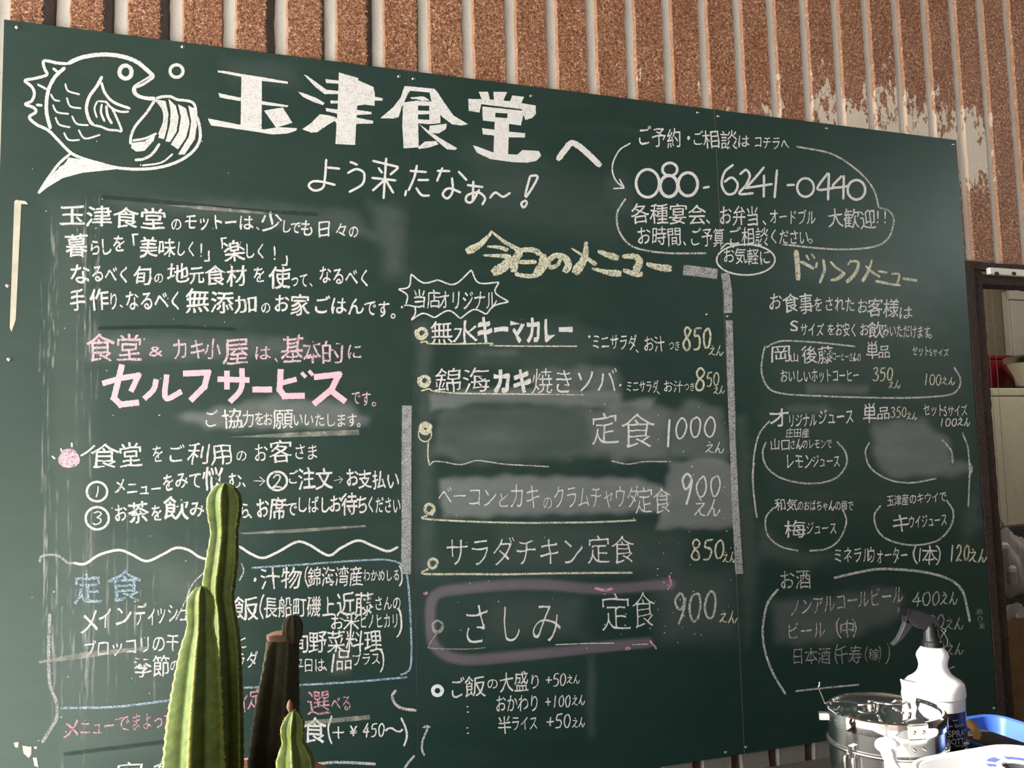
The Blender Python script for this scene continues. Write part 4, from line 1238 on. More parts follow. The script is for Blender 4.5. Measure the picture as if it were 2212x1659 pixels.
# ---- cream headings
C2 = lambda *p: Z(p, 850, 480, 2.765)
ck = Chalk()
for st, wd in ((C2((590, 55), (520, 130), (435, 178)), (4, 15)), (C2((580, 50), (660, 115), (765, 175)), (3, 9)), (C2((560, 145), (630, 150), (685, 168)), (3, 8)), (C2((535, 198), (620, 200), (700, 205)), (3, 9)), (C2((705, 205), (665, 260), (590, 305)), (14, 18)),
               (C2((765, 165), (725, 230), (718, 300)), (13, 14)), (C2((740, 168), (830, 165), (885, 195)), (7, 10)), (C2((890, 190), (895, 250), (850, 315)), (15, 17)), (C2((750, 238), (855, 238)), 8), (C2((725, 308), (790, 322), (865, 318)), (7, 8)),
               (C2((1000, 200), (985, 250), (940, 270), (925, 235), (965, 200), (1020, 210), (1045, 255), (1020, 300)), (5, 13)),
               (C2((1062, 155), (1140, 205), (1212, 255)), (3, 8)), (C2((1152, 115), (1140, 215), (1080, 308)), (6, 18)),
               (C2((1220, 172), (1280, 195), (1345, 215)), (6, 13)), (C2((1185, 275), (1270, 298), (1362, 308)), (4, 13)),
               (C2((1365, 205), (1440, 205), (1470, 235), (1440, 300)), (7, 14)), (C2((1370, 285), (1430, 305), (1488, 312)), (7, 11)),
               (C2((1510, 248), (1580, 268), (1662, 278)), (7, 14))):
    ck.stroke(st, tuple(1.3 * q for q in wd) if hasattr(wd, '__len__') else 1.2 * wd, wob=.2)
ck.build('chalk_lettering', 'C', 'broad cream chalk heading', gap=40)
E2 = lambda *p: Z(p, 1550, 520, 3.13)
ck = Chalk()
for st, wd in ((E2((530, 62), (540, 160), (545, 268)), 11), (E2((560, 140), (610, 165), (652, 190)), 7), (E2((598, 95), (620, 132)), 4), (E2((635, 88), (658, 120)), 4),
               (E2((672, 145), (665, 185)), 5), (E2((715, 125), (722, 200), (690, 288)), 6), (E2((762, 140), (800, 180), (850, 212)), 5), (E2((765, 268), (815, 255), (862, 215)), (6, 9)),
               (E2((905, 130), (880, 165)), 4), (E2((895, 140), (950, 145), (935, 215), (872, 282)), (5, 9)), (E2((1045, 128), (1020, 205), (978, 278)), (4, 8)), (E2((1000, 170), (1050, 215), (1098, 245)), 5),
               (E2((1085, 205), (1148, 215)), 5), (E2((1068, 272), (1162, 292)), 6), (E2((1175, 225), (1228, 228), (1215, 292)), 5), (E2((1162, 292), (1238, 302)), 5), (E2((1252, 255), (1350, 270)), 6)):
    ck.stroke(st, wd)
ck.build('chalk_lettering', 'c', 'cream chalk heading over the drinks', gap=40)

# ---- phone number
T3 = lambda *p: Z(p, 1300, 0, 2.4254)
ck = Chalk()
ck.ellipse(1399, 396, 25, 30, 6).ellipse(1447, 366, 16, 14, 6).ellipse(1445, 402, 19, 23, 7).ellipse(1486, 398, 21, 25, 6.5).ellipse(1740, 405, 18, 20, 5).ellipse(1850, 410, 19, 21, 5.5)
for st in (T3((530, 985), (565, 978)), T3((690, 862), (645, 900), (628, 965), (655, 1015), (695, 1010), (712, 965), (680, 930), (640, 955)), T3((722, 915), (755, 890), (775, 920), (755, 970), (720, 1015), (795, 1012)),
           T3((848, 878), (805, 930), (755, 985), (890, 965)), T3((850, 915), (848, 1035)), T3((918, 888), (905, 1038)), T3((968, 970), (1012, 968)),
           T3((1185, 905), (1130, 990), (1218, 985)), T3((1190, 905), (1185, 1050)), T3((1258, 920), (1210, 980), (1295, 975)), T3((1268, 918), (1265, 1045))):
    ck.stroke(st, 5.2, smooth=len(st) != 4)
ck.build('chalk_lettering', 'W', 'white chalk phone number', gap=60)

# ---- frames, underlines, bullets
D2 = lambda *p: Z(p, 850, 1000, 2.5175)
F2 = lambda *p: Z(p, 1550, 1000, 2.518)
B2 = lambda *p: Z(p, 0, 900, 2.1856)


def lines(name, mat, items, label=None):
    c = Chalk()
    for st, wd in items:
        c.stroke(st, wd)
    return c.build(name, mat, label)


lines('chalk_frame', 'w', [(T3((150, 750), (90, 790), (55, 870), (70, 940), (115, 985)), 3.2), (T3((60, 988), (118, 985)), 3.2), (T3((118, 985), (92, 938)), 3.2)], 'curved white chalk arrow')
lines('chalk_frame', 'g', [(T3((1020, 768), (1200, 805), (1330, 885), (1420, 985), (1452, 1090)), 3.8), (T3((125, 1040), (80, 1120), (95, 1220), (170, 1295), (330, 1325), (548, 1327)), 4),
                           (T3((1452, 1088), (1505, 1105), (1530, 1160), (1495, 1255), (1400, 1298), (1200, 1305), (945, 1280)), 4)])
c = Chalk().ellipse(1611, 561, 63, 33, 3.6)
c.stroke(T3((622, 1305), (660, 1275), (692, 1297)), 3.2)
c.build('chalk_frame', 'w')
arcs = [((105, 310), (180, 362), (265, 345)), ((265, 345), (365, 370), (465, 285)), ((465, 285), (510, 362), (630, 358)), ((630, 358), (608, 420), (688, 475)), ((688, 475), (600, 500), (555, 550)),
        ((555, 550), (480, 522), (400, 575)), ((400, 575), (330, 528), (245, 570)), ((245, 570), (175, 545), (105, 585)), ((105, 585), (130, 545), (128, 505)), ((128, 505), (80, 495), (48, 505)), ((75, 490), (82, 435), (30, 400)), ((30, 400), (92, 385), (105, 310))]
lines('chalk_frame', 'w', [(C2(*a), 3.4) for a in arcs], 'white chalk starburst')
ck = Chalk()
for x, y, r in ((911, 720, 14), (917, 823, 14)):
    ck.ellipse(x, y, r * .45, r * .45, 4.5, 2.6, 0, r * .55)
ck.ellipse(919, 926, 5, 5, 6, 3, 0, 8).ellipse(918, 938, 14, 16, 3)
ck.ellipse(927, 1100, 6, 7, 3, 2.2, 0, 7).ellipse(935, 1218, 6, 7, 3, 2, 0, 6)
for st, wd in ((C2((160, 718), (200, 712), (215, 725), (400, 727), (590, 724), (610, 738), (1100, 741)), 3.2), (C2((165, 1008), (215, 995), (240, 1008), (400, 1022), (700, 1026), (900, 1028)), 3.2), (C2((900, 1028), (1140, 1032)), 2),
               (C2((208, 1310), (205, 1390), (215, 1455)), 3), (D2((185, 285), (165, 303), (400, 318), (700, 326), (860, 325), (1100, 322), (1320, 312)), 4), (D2((190, 575), (165, 603), (400, 604), (600, 606), (900, 600), (1300, 597)), 4.5)):
    ck.stroke(st, wd)
ck.build('chalk_underline', 'c', 'cream chalk bullets and underlines')
lines('chalk_underline', 'g', [(C2((215, 1455), (240, 1430), (300, 1432), (400, 1448), (490, 1424), (560, 1430), (660, 1445), (780, 1452), (930, 1460)), 2.6), (C2((1300, 1425), (1400, 1445), (1500, 1430), (1640, 1430)), 2.6)])
ck = Chalk()
ck.ellipse(945, 1353, 8, 9, 2.5, 2.4, 0, 6).stroke(D2((240, 920), (195, 990), (210, 1008), (400, 1012), (500, 1005)), 2)
ck.build('chalk_bullet', 'f')
ck = Chalk().ellipse(945, 1492, 10, 10, 8, 1.1)
ck.build('chalk_bullet', 'B', 'bluish white chalk ring')
ck = Chalk()
ck.poly([(149 + 23 * math.cos(a) * (1 + .1 * math.sin(3 * a)), 990 + 21 * math.sin(a)) for a in np.linspace(0, 2 * math.pi, 22, endpoint=False)], 1.5)
ck.build('chalk_bullet', 'p', 'filled pale pink chalk ball')
ck = Chalk().ellipse(209.5, 1062, 22, 21, 5, 1.1).ellipse(599, 1039, 21, 20, 5, 1.1).ellipse(210, 1119.5, 25, 24, 5, 1.15)
for st in (((174, 985), (190, 975), (205, 962)), B2((245, 185), (260, 200)), B2((285, 150), (295, 168)), B2((338, 122), (340, 145))):
    ck.stroke(st, 4)
ck.build('chalk_bullet', 'w', 'ringed step numbers in white chalk')
lines('chalk_wave', 'W', [(B2((345, 690), (400, 695), (470, 652), (560, 630), (620, 650), (690, 682), (760, 655), (830, 620), (890, 630), (940, 662), (985, 672), (1040, 650), (1085, 620), (1130, 615), (1180, 645), (1240, 667), (1310, 640), (1400, 592), (1460, 605), (1550, 655), (1610, 620), (1690, 585), (1760, 610), (1830, 635), (1880, 615)), 5.5)], 'long wavy white chalk line')
lines('chalk_wave', 'f', [(B2((185, 690), (200, 658), (270, 655), (320, 690), (350, 690)), 5)])
lines('chalk_frame', 'b', [(B2((1188, 714), (1400, 700), (1750, 676), (1850, 680), (1900, 705), (1925, 770), (1940, 1000), (1940, 1170), (1915, 1210), (1890, 1218)), 4.2),
                           (B2((1130, 1281), (1400, 1268), (1700, 1250), (1925, 1230)), 4.5), (B2((285, 1376), (500, 1372), (660, 1358), (1000, 1310), (1140, 1282)), 5)], 'pale blue chalk frame')
lines('chalk_frame', 'f', [(B2((235, 930), (230, 1100), (235, 1260), (265, 1345), (268, 1420), (235, 1480), (198, 1540)), 7)])
lines('chalk_frame', 'g', [(B2((1140, 690), (1150, 730), (1130, 775)), 3), (B2((980, 720), (910, 790), (880, 860), (830, 960)), 3), (B2((1870, 1290), (1852, 1325), (1885, 1372), (1967, 1388)), 6), (B2((1490, 1640), (1600, 1632), (1775, 1640)), 6), ([(896, 1632), (880, 1650), (868, 1672)], 5),
                           ([(916, 1568), (924, 1571), (913, 1600), (912, 1620), (917, 1632)], 4.5), ([(912, 1571), (930, 1570)], 4)])
lines('chalk_frame', 'g', [(E2((330, 722), (390, 690), (470, 676), (700, 690), (932, 715)), 3.6), (E2((322, 708), (302, 800), (300, 900), (345, 995), (450, 1035), (700, 1050), (1000, 1060), (1300, 1062), (1550, 1045), (1625, 1005), (1642, 935), (1600, 855)), 3.6)])
lines('chalk_frame', 'g', [(E2((352, 1218), (285, 1300), (250, 1430), (240, 1560), (240, 1659)), 3.6), (F2((200, 0), (190, 80), (203, 220), (215, 300)), 3.6), (E2((1655, 1298), (1690, 1390), (1702, 1500), (1705, 1570), (1700, 1680), (1695, 1800)), 3.6)])
lines('chalk_frame', 'c', [(E2((1702, 1500), (1722, 1545), (1695, 1602)), 3)])
lines('chalk_frame', 'g', [(E2((328, 1360), (305, 1430), (330, 1525), (420, 1600), (560, 1637), (700, 1637), (810, 1598), (872, 1510), (862, 1425), (808, 1358)), 3.8)])
lines('chalk_frame', 'g', [(E2((1028, 1362), (1000, 1430), (1035, 1535), (1150, 1612), (1300, 1637), (1480, 1608)), 3.6), (E2((1518, 1345), (1580, 1420), (1590, 1505)), 4)])
lines('chalk_frame', 'g', [(F2((308, 240), (262, 300), (275, 395), (345, 455), (440, 478)), 3.6), (F2((500, 478), (590, 468), (660, 420), (700, 325), (682, 252)), 3.6)])
lines('chalk_frame', 'g', [(F2((888, 230), (852, 290), (880, 380), (960, 430), (1080, 447), (1200, 420), (1268, 345), (1282, 265), (1245, 202)), 4)])
lines('chalk_frame', 'g', [(F2((632, 626), (780, 592), (900, 577), (1100, 590), (1250, 628), (1328, 690), (1358, 790), (1372, 865)), 5.5), (F2((330, 685), (272, 765), (246, 900), (258, 1020), (300, 1140), (370, 1258)), 5), (F2((422, 1242), (600, 1222), (770, 1206)), 4), (F2((1255, 1122), (1292, 1106)), 2.5)])
lines('chalk_frame', 'r', [(D2((165, 715), (185, 705)), 9), (D2((1095, 680), (1150, 692), (1195, 682)), 6), (D2((1260, 1012), (1290, 1005)), 8), (D2((1490, 690), (1508, 660), (1500, 610)), 4), (D2((1395, 965), (1430, 1012)), 5)], 'bright pink chalk smears')
lines('chalk_underline', 'c', [(D2((880, 988), (1050, 982), (1200, 980)), 2.2), (D2((1300, 988), (1385, 985)), 2.2)])

# ---- broad bars made with the side of the chalk
ck = Chalk()
for st, wd in (([(1476, 583), (1512, 587), (1550, 592)], 22), ([(1566, 590), (1572, 630), (1573, 676)], 18), ([(1575, 692), (1578, 800), (1582, 930)], 15), ([(1582, 930), (1588, 1080), (1597, 1240)], (13, 17)), ([(879, 876), (878, 1000), (878, 1120), (877, 1240)], 21)):
    ck.stroke(st, wd, wob=.1, taper=False)
ck.build('chalk_bar', 's', 'broad grey bars of side-laid chalk')

# ---- chalk water that ran down the left sheet, stray flecks
ck = Chalk()
rnd = random.Random(5)
for i in range(64):
    x = rnd.choice((rnd.uniform(85, 260), rnd.uniform(90, 430), rnd.uniform(100, 200)))
    y = rnd.uniform(400, 700) if x < 230 and rnd.random() < .45 else rnd.uniform(980, 1350)
    ln = rnd.uniform(90, 420)
    pts = [(x, y)]
    while pts[-1][1] < min(1655, y + ln):
        pts.append((pts[-1][0] + rnd.uniform(-1.6, 1.4), pts[-1][1] + 34))
    if len(pts) > 2:
        ck.stroke(pts, (rnd.uniform(3, 6), rnd.uniform(2, 7)))
ck.build('chalk_drips', 'd', 'faint white chalk drips', 'stuff')
ck = Chalk()
for i in range(150):
    x, y = rnd.choice(((rnd.uniform(60, 520), rnd.uniform(250, 1640)), (rnd.uniform(930, 1570), rnd.uniform(840, 1400)), (rnd.uniform(1280, 1590), rnd.uniform(1000, 1390))))
    a = rnd.uniform(0, 3)
    l = rnd.uniform(1.5, 5)
    ck.stroke([(x, y), (x + l * math.cos(a), y + l * math.sin(a))], rnd.uniform(1, 2.4))
ck.build('chalk_flecks', 'w', 'stray chalk flecks', 'stuff')
lines('wipe_mark', 'k', [(H((540, 62), (900, 92), (1300, 132), (1690, 155)), 9), (B2((300, 1595), (500, 1570), (900, 1520)), 9), (H((520, 760), (900, 752), (1250, 765)), 8)], 'dark wet wiping marks')

# ---- tape left on the board
ck = Chalk()
for pl in (H((880, 105), (1100, 112), (1400, 142), (1510, 158), (1300, 148), (1050, 128)), H((1215, 1338), (1560, 1312), (1905, 1298), (1908, 1326), (1500, 1340)), B2((1130, 548), (1400, 530), (1720, 512), (1730, 520), (1400, 548), (1150, 556)),
           B2((182, 1155), (400, 1110), (700, 1085), (702, 1098), (400, 1140), (185, 1165)), B2((1180, 1470), (1500, 1430), (1745, 1408), (1748, 1430), (1500, 1452), (1200, 1488))):
    ck.poly(pl, .5)
ck.build('tape_residue', 't', 'pale tape residue strips')
tp = np.array([onY(x, y, -.0008) for x, y in ((31, 434), (46, 436), (34, 690), (25, 717), (21, 708))])
tape = mesh_obj('tape_strip', np.vstack([tp, tp + [0, .0006, 0]]), [(4, 3, 2, 1, 0), (5, 6, 7, 8, 9)] + [(i, (i + 1) % 5, 5 + (i + 1) % 5, 5 + i) for i in range(5)], M_TAPE, board)
tag(tape, 'yellowed strip of tape with a curled end')
cu = [onY(x, y, Y) for x, y, Y in ((38, 436, -.001), (41, 432, -.007), (48, 434, -.011), (54, 441, -.008))]
W_ = np.array([.006, 0, 0])
mesh_obj('curled_tape_end', [p + s * W_ for p in cu for s in (-1, 1)], [(2 * i, 2 * i + 1, 2 * i + 3, 2 * i + 2) for i in range(3)], M_TAPE, board)
ck = Chalk()
for pl in (((48, 1611), (68, 1613), (67, 1630), (62, 1637), (51, 1628)), ((71, 1637), (79, 1636), (83, 1658), (74, 1654)), ((30, 1604), (40, 1603), (39, 1615), (32, 1614)), ((73, 1613), (80, 1612), (79, 1618), (74, 1618))):
    ck.poly(pl, 1)
for o in ck.build('paint_splash', 'W', 'splashed flecks of cream paint'):
    o.data.materials.clear()
    o.data.materials.append(M_PAINT)
bpy.data.objects.remove(_fo)

# ------------------------------------------------------------------ counter
CZ = .95
counter = thing('counter', 'long dark wooden counter in front of the chalkboard', 'counter', (1.5, -1.13, 0))
for k in range(5):
    y0 = -.756 - .15 * (k + 1) + .002
    box('counter_plank', (.27, y0, CZ - .035), (2.75, y0 + .146, CZ), M_COUNTER, counter, .003)
box('counter_front', (.32, -1.47, 0), (2.70, -1.44, CZ - .035), M_COUNTER, counter)
box('counter_back', (.32, -.80, 0), (2.70, -.775, CZ - .035), M_COUNTER, counter)
for xx in (.32, 2.66):
    box('counter_end', (xx, -1.44, 0), (xx + .04, -.80, CZ - .035), M_COUNTER, counter)


# ------------------------------------------------------------------ cactus
def stem(name, rows, D, parent, mat, nr=5, ph=0., depth=.34, dome=True, spines=True):
    """rows: (centre px x, px y, radius px) from the bottom up; a ribbed column"""
    n = nr * 16
    R = smooth_path([(x, y, r) for x, y, r in rows], 7)
    vs, fs, at, areo = [], [], [], []
    sc = D / F_PX
    for j, (x, y, r) in enumerate(R):
        c = atD(x, y, D)
        rr = r * sc
        for i in range(n):
            a = 2 * math.pi * i / n
            t = .5 + .5 * math.cos(nr * (a - ph))
            dth = abs(((a - ph) * nr / (2 * math.pi) + .5) % 1 - .5) * 2      # 0 on a ridge, 1 in a valley
            rib_ = (1 - dth) ** 1.15 if dth > .06 else 1 - dth * .55
            bumpy = 1 + .022 * math.sin(y * .28 + i) * rib_
            q = rr * (1 - depth + depth * rib_) * bumpy
            vs.append((c[0] + q * math.cos(a), c[1] + q * math.sin(a), c[2]))
            at.append(max(0., 1 - dth / .13))
        if j % 4 == 2:
            for k in range(nr):
                a = ph + 2 * math.pi * k / nr
                areo.append((np.array([c[0] + rr * math.cos(a), c[1] + rr * math.sin(a), c[2]]), np.array([math.cos(a), math.sin(a), .15])))
    m = len(R)
    for j in range(m - 1):
        for i in range(n):
            k = (i + 1) % n
            fs.append((j * n + i, j * n + k, (j + 1) * n + k, (j + 1) * n + i))
    fs.append(tuple((m - 1) * n + i for i in range(n)))
    o = mesh_obj(name, vs, fs, mat, parent, True)
    l = o.data.attributes.new('ridge', 'FLOAT', 'POINT')
    l.data.foreach_set('value', at)
    if spines:
        sv, sf = [], []
        rr = random.Random(3)
        for p, d in areo:
            for q in range(3):
                dd = d + np.array([rr.uniform(-.7, .7), rr.uniform(-.7, .7), rr.uniform(-.6, .8)])
                dd /= np.linalg.norm(dd)
                s = np.cross(dd, [.3, .2, .9])
                s /= np.linalg.norm(s)
                s2 = np.cross(dd, s)
                b = len(sv)
                w_ = .0006
                sv += [p - dd * .001 + s * w_, p - dd * .001 - s * w_ * .5 + s2 * w_, p - dd * .001 - s * w_ * .5 - s2 * w_, p + dd * rr.uniform(.0015, .0032)]
                sf += [(b, b + 1, b + 3), (b + 1, b + 2, b + 3), (b + 2, b, b + 3)]
        so = mesh_obj('spines', sv, sf, M_SPINE, None)
        so.parent = o
        so['kind'] = 'stuff'
    return o


pc = atD(500, 1690, 1.17)
cactus = thing('potted_cactus', 'tall green ribbed column cactus with several stems standing on the counter', 'cactus', (pc[0], pc[1], CZ))
stem('stem', [(482, 1760, 46), (484, 1659, 44), (484, 1500, 42), (482, 1380, 38), (478, 1320, 32), (474, 1290, 33), (474, 1260, 37), (480, 1210, 36), (484, 1165, 32), (485, 1145, 31), (485, 1130, 34), (485, 1098, 39), (485, 1075, 38), (485, 1057, 28), (486, 1046, 13), (486, 1043, 4)], 1.22, cactus, M_CACTUS, 6, -1.80, .34)
stem('stem', [(424, 1760, 76), (422, 1659, 69), (424, 1560, 62), (428, 1480, 54), (432, 1400, 42), (434, 1365, 33), (434, 1347, 29), (435, 1325, 31), (435, 1300, 31), (435, 1282, 25), (435, 1270, 13), (435, 1266, 4)], 1.13, cactus, M_CACTUS, 5, -1.75, .42)
oc = stem('old_stem', [(588, 1760, 60), (590, 1659, 57), (598, 1540, 50), (605, 1460, 42), (610, 1400, 37), (612, 1372, 35)], 1.27, cactus, M_CACTUS_OLD, 4, -1.35, .30)
tag(oc, 'old dark stem with its top cut off')
c = atD(612, 1371, 1.27)
lathe('cut_top', [(.0235, c[2] - .006), (.0245, c[2] + .0005), (.019, c[2] + .003), (0.0001, c[2] + .0015)], c, M_SCAR, cactus, 20, False)
offs = stem('young_offset', [(631, 1388, 14), (632, 1378, 20), (632, 1362, 22), (632, 1346, 21), (632, 1335, 15), (632, 1329, 6)], 1.26, cactus, M_CACTUS_OLD, 8, 0, .2, spines=False)
ys = stem('young_stem', [(640, 1760, 52), (638, 1659, 45), (636, 1630, 40), (633, 1606, 27), (632, 1596, 25), (632, 1578, 28), (633, 1560, 26), (634, 1545, 17), (634, 1537, 8), (634, 1533, 3)], 1.12, cactus, M_CACTUS, 6, -1.8)
c = atD(626, 1527, 1.12)
lathe('dried_tip', [(.002, c[2] - .006), (.0045, c[2]), (.003, c[2] + .006), (.001, c[2] + .009)], c, M_SCAR, cactus, 10)
cx, cy_ = pc[0] + .012, pc[1]
pot_prof = [(.092, CZ), (.095, CZ + .004), (.116, CZ + .082), (.124, CZ + .083), (.126, CZ + .108), (.118, CZ + .108), (.113, CZ + .09)]
lathe('plant_pot', pot_prof, (cx, cy_), M_TERRA, cactus, 40, False)
lathe('soil', [(.0001, CZ + .094), (.06, CZ + .093), (.113, CZ + .090), (.112, CZ + .08)], (cx, cy_), M_SOIL, cactus, 40, False)
lathe('pot_base', [(.0001, CZ + .0005), (.0925, CZ + .0005)], (cx, cy_), M_TERRA, cactus, 40, False)

# ------------------------------------------------------------------ stainless canister
DP = 1.30
pcn = atD(1911, 1527, DP)
PR, LZ = .0846, pcn[2]
can = thing('steel_canister', 'round polished steel canister with a clamp lid on the counter', 'canister', (pcn[0], pcn[1], CZ))
ctr = (pcn[0], pcn[1])
lathe('body', [(.0001, CZ + .0005), (PR - .006, CZ + .0005), (PR - .002, CZ + .004), (PR - .002, LZ - .020)], ctr, M_STEEL, can, 96, False)
tor = [(PR - .002 + .004 * math.cos(a), LZ - .050 + .0035 * math.sin(a)) for a in np.linspace(-math.pi / 2, math.pi / 2, 9)]
lathe('hoop_ring', tor, ctr, M_STEEL, can, 96, False)
lathe('hoop_ring', [(PR - .002 + .002 * math.cos(a), CZ + .05 + .002 * math.sin(a)) for a in np.linspace(-math.pi / 2, math.pi / 2, 7)], ctr, M_STEEL, can, 96, False)
lid = lathe('lid', [(PR - .001, LZ - .022), (PR + .001, LZ - .021), (PR + .001, LZ - .006), (PR, LZ - .002), (PR - .003, LZ), (PR - .006, LZ - .0005), (PR - .008, LZ - .003), (PR * .5, LZ - .0022), (.0001, LZ - .002)], ctr, M_MIRROR, can, 96, False)
HV = np.array([RGT[0], RGT[1], 0.])
HV /= np.linalg.norm(HV)              # picture right, horizontal
VV = np.array([-HV[1], HV[0], 0.])    # away from the camera
ZV = np.array([0, 0, 1.])


def LP(x, y, dz=0.):
    """pixel on the lid plane"""
    p = onZ(x, y, LZ)
    return p + ZV * dz


tube('lid_handle', [LP(1896, 1536, .001), LP(1899, 1534, .011), LP(1920, 1542, .014), LP(1948, 1541, .014), LP(1962, 1533, .011), LP(1966, 1531, .001)], .0022, M_STEEL, can)
tube('lid_handle', [LP(1852, 1526, .002), LP(1866, 1528, .004), LP(1884, 1527, .006), LP(1893, 1524, .004), LP(1896, 1522, .001)], .0018, M_STEEL, can)
p = LP(1880, 1521)
lathe('vent_knob', [(.006, LZ - .003), (.006, LZ + .002), (.0045, LZ + .003), (.0045, LZ + .006), (.0001, LZ + .007)], p, M_STEEL, can, 20)
tube('handle_lug', [LP(1927, 1520, .001), LP(1938, 1521, .006), LP(1950, 1527, .005)], .0022, M_STEEL, can)

# hinge plate on the rim towards the camera
ang = math.atan2(-.76, .10)


def rim(a, r=PR, z=0.):
    return np.array([ctr[0] + r * math.cos(a), ctr[1] + r * math.sin(a), z])


def rim_at(x, y=1560):
    p = onZ(x, y, LZ)
    return math.atan2(p[1] - ctr[1], p[0] - ctr[0])


ah = rim_at(1979, 1562)


def plate(name, a0, a1, r, z0, z1, th, mat, parent, n=6):
    vs, fs = [], []
    for k in range(n + 1):
        a = a0 + (a1 - a0) * k / n
        vs += [rim(a, r, z0), rim(a, r, z1), rim(a, r + th, z1), rim(a, r + th, z0)]
    for k in range(n):
        b = 4 * k
        for q in range(4):
            fs.append((b + q, b + (q + 1) % 4, b + 4 + (q + 1) % 4, b + 4 + q))
    fs += [(3, 2, 1, 0), (4 * n, 4 * n + 1, 4 * n + 2, 4 * n + 3)]
    bm = bmesh.new()
    me = bpy.data.meshes.new('x')
    me.from_pydata([tuple(v) for v in vs], [], fs)
    bm.from_mesh(me)
    bmesh.ops.recalc_face_normals(bm, faces=bm.faces[:])
    return bm_obj(name, bm, mat, parent)


plate('hinge_leaf', ah - .17, ah + .17, PR + .001, LZ - .020, LZ - .002, .0022, M_BRUSHED, can)
plate('hinge_leaf', ah - .15, ah + .15, PR - .002, LZ - .043, LZ - .022, .0030, M_STEEL, can)
prism('hinge_strap', [(-.014, 0), (.014, 0), (.014, .022), (-.014, .022)], np.array([-math.sin(ah), math.cos(ah), 0]), np.array([-math.cos(ah), -math.sin(ah), 0]), ZV, rim(ah, PR + .002, LZ - .0004), .0009, M_MIRROR, can)
for da, z in ((-.09, LZ - .036), (.09, LZ - .036), (-.08, LZ - .011), (.08, LZ - .011)):
    bm = bmesh.new()
    bmesh.ops.create_uvsphere(bm, u_segments=10, v_segments=6, radius=.0028, matrix=Matrix.Translation(Vector(rim(ah + da, PR + .003, z))))
    bm_obj('rivet', bm, M_STEEL, can, True)
# left latch: small tab, clip bracket and wire
al = rim_at(1790, 1522)
plate('latch_tab', al - .06, al + .06, PR + .001, LZ - .022, LZ - .012, .010, M_BRUSHED, can)
a2 = rim_at(1815, 1556)
plate('side_clip', a2 - .04, a2 + .04, PR - .001, LZ - .058, LZ - .040, .006, M_STEEL, can)
for da in (-.07, .07):
    tube('side_handle', [rim(a2 + da, PR + .003, LZ - .052), rim(a2 + da, PR + .010, LZ - .060), rim(a2 + da, PR + .010, LZ - .115), rim(a2 + da, PR + .004, LZ - .125)], .0019, M_STEEL, can)
tube('side_handle', [rim(a2 - .07, PR + .010, LZ - .113), rim(a2, PR + .0105, LZ - .117), rim(a2 + .07, PR + .010, LZ - .113)], .0019, M_STEEL, can)
q0 = atD(1781, 1519, DP + .02)
tube('latch_wire', [q0, atD(1776, 1506, DP + .02), atD(1768, 1486, DP + .02), atD(1770, 1480, DP + .02), atD(1770, 1473, DP + .02)], .0011, M_STEEL, can, 6)
tube('latch_wire', [q0, atD(1788, 1517, DP + .02), atD(1800, 1516, DP + .02), atD(1812, 1516, DP + .03)], .0011, M_STEEL, can, 6)
# raised clamp lever on the right of the lid, catching the sun
LV = [(1946, 1468), (1948, 1476), (1949, 1487), (1947, 1497), (1949, 1506), (1950, 1516), (1957, 1526), (1968, 1533), (1975, 1531), (1978, 1524), (1976, 1514), (1979, 1505), (1976, 1495), (1974, 1485), (1977, 1474)]
Dl = DP + .03
cen = atD(1962, 1500, Dl)
uv = [((atD(x, y, Dl) - cen) @ HV, (atD(x, y, Dl) - cen) @ ZV) for x, y in LV]
tag(prism('clamp_lever', uv, HV, ZV, VV, cen, .0012, M_WHITEPL, can), 'pale wavy-edged clamp lever standing upright')
tube('lever_pin', [atD(1946, 1467, Dl), atD(1960, 1470, Dl), atD(1977, 1474, Dl)], .0011, M_STEEL, can, 6)

# ------------------------------------------------------------------ spray bottle
DB = 1.44
bc = atD(2017, 1460, DB)
BS = DB / F_PX
bottle = thing('spray_bottle', 'white spray bottle with black trigger head and black label behind the steel canister', 'bottle', (bc[0], bc[1], CZ))


def bz(y):
    return float(atD(2017, y, DB)[2])


sh = lambda pr: [(r * BS, bz(y)) for y, r in pr]
lathe('bottle_body', sh([(1524, 57.5), (1500, 58.5), (1498, 60.5), (1485, 60.5), (1474, 59), (1468, 54), (1462, 44), (1455, 36), (1447, 31), (1437, 28.5), (1427, 30), (1417, 33), (1410, 31), (1400, 24), (1395, 20)]), bc, M_WHITEPL, bottle, 64)
lab = lathe('bottle_label', sh([(1588, 50), (1584, 55), (1578, 58), (1524, 58.2), (1523, 57)]), bc, M_LABEL, bottle, 64, False)
zb = bz(1588)
ribs = []
nz_ = 7
for k in range(nz_ + 1):
    z = zb - (zb - CZ) * k / nz_
    ribs += [(54 * BS, z), (59 * BS, z - .003), (59.5 * BS, z - (zb - CZ) / nz_ + .006)]
ribs = [r for r in ribs if r[1] > CZ + .004] + [(57 * BS, CZ + .0005), (.0001, CZ + .0005)]
tag(lathe('bottle_base', list(reversed(ribs)), bc, M_BLACKPL, bottle, 64, False), 'dark ribbed bottle base')


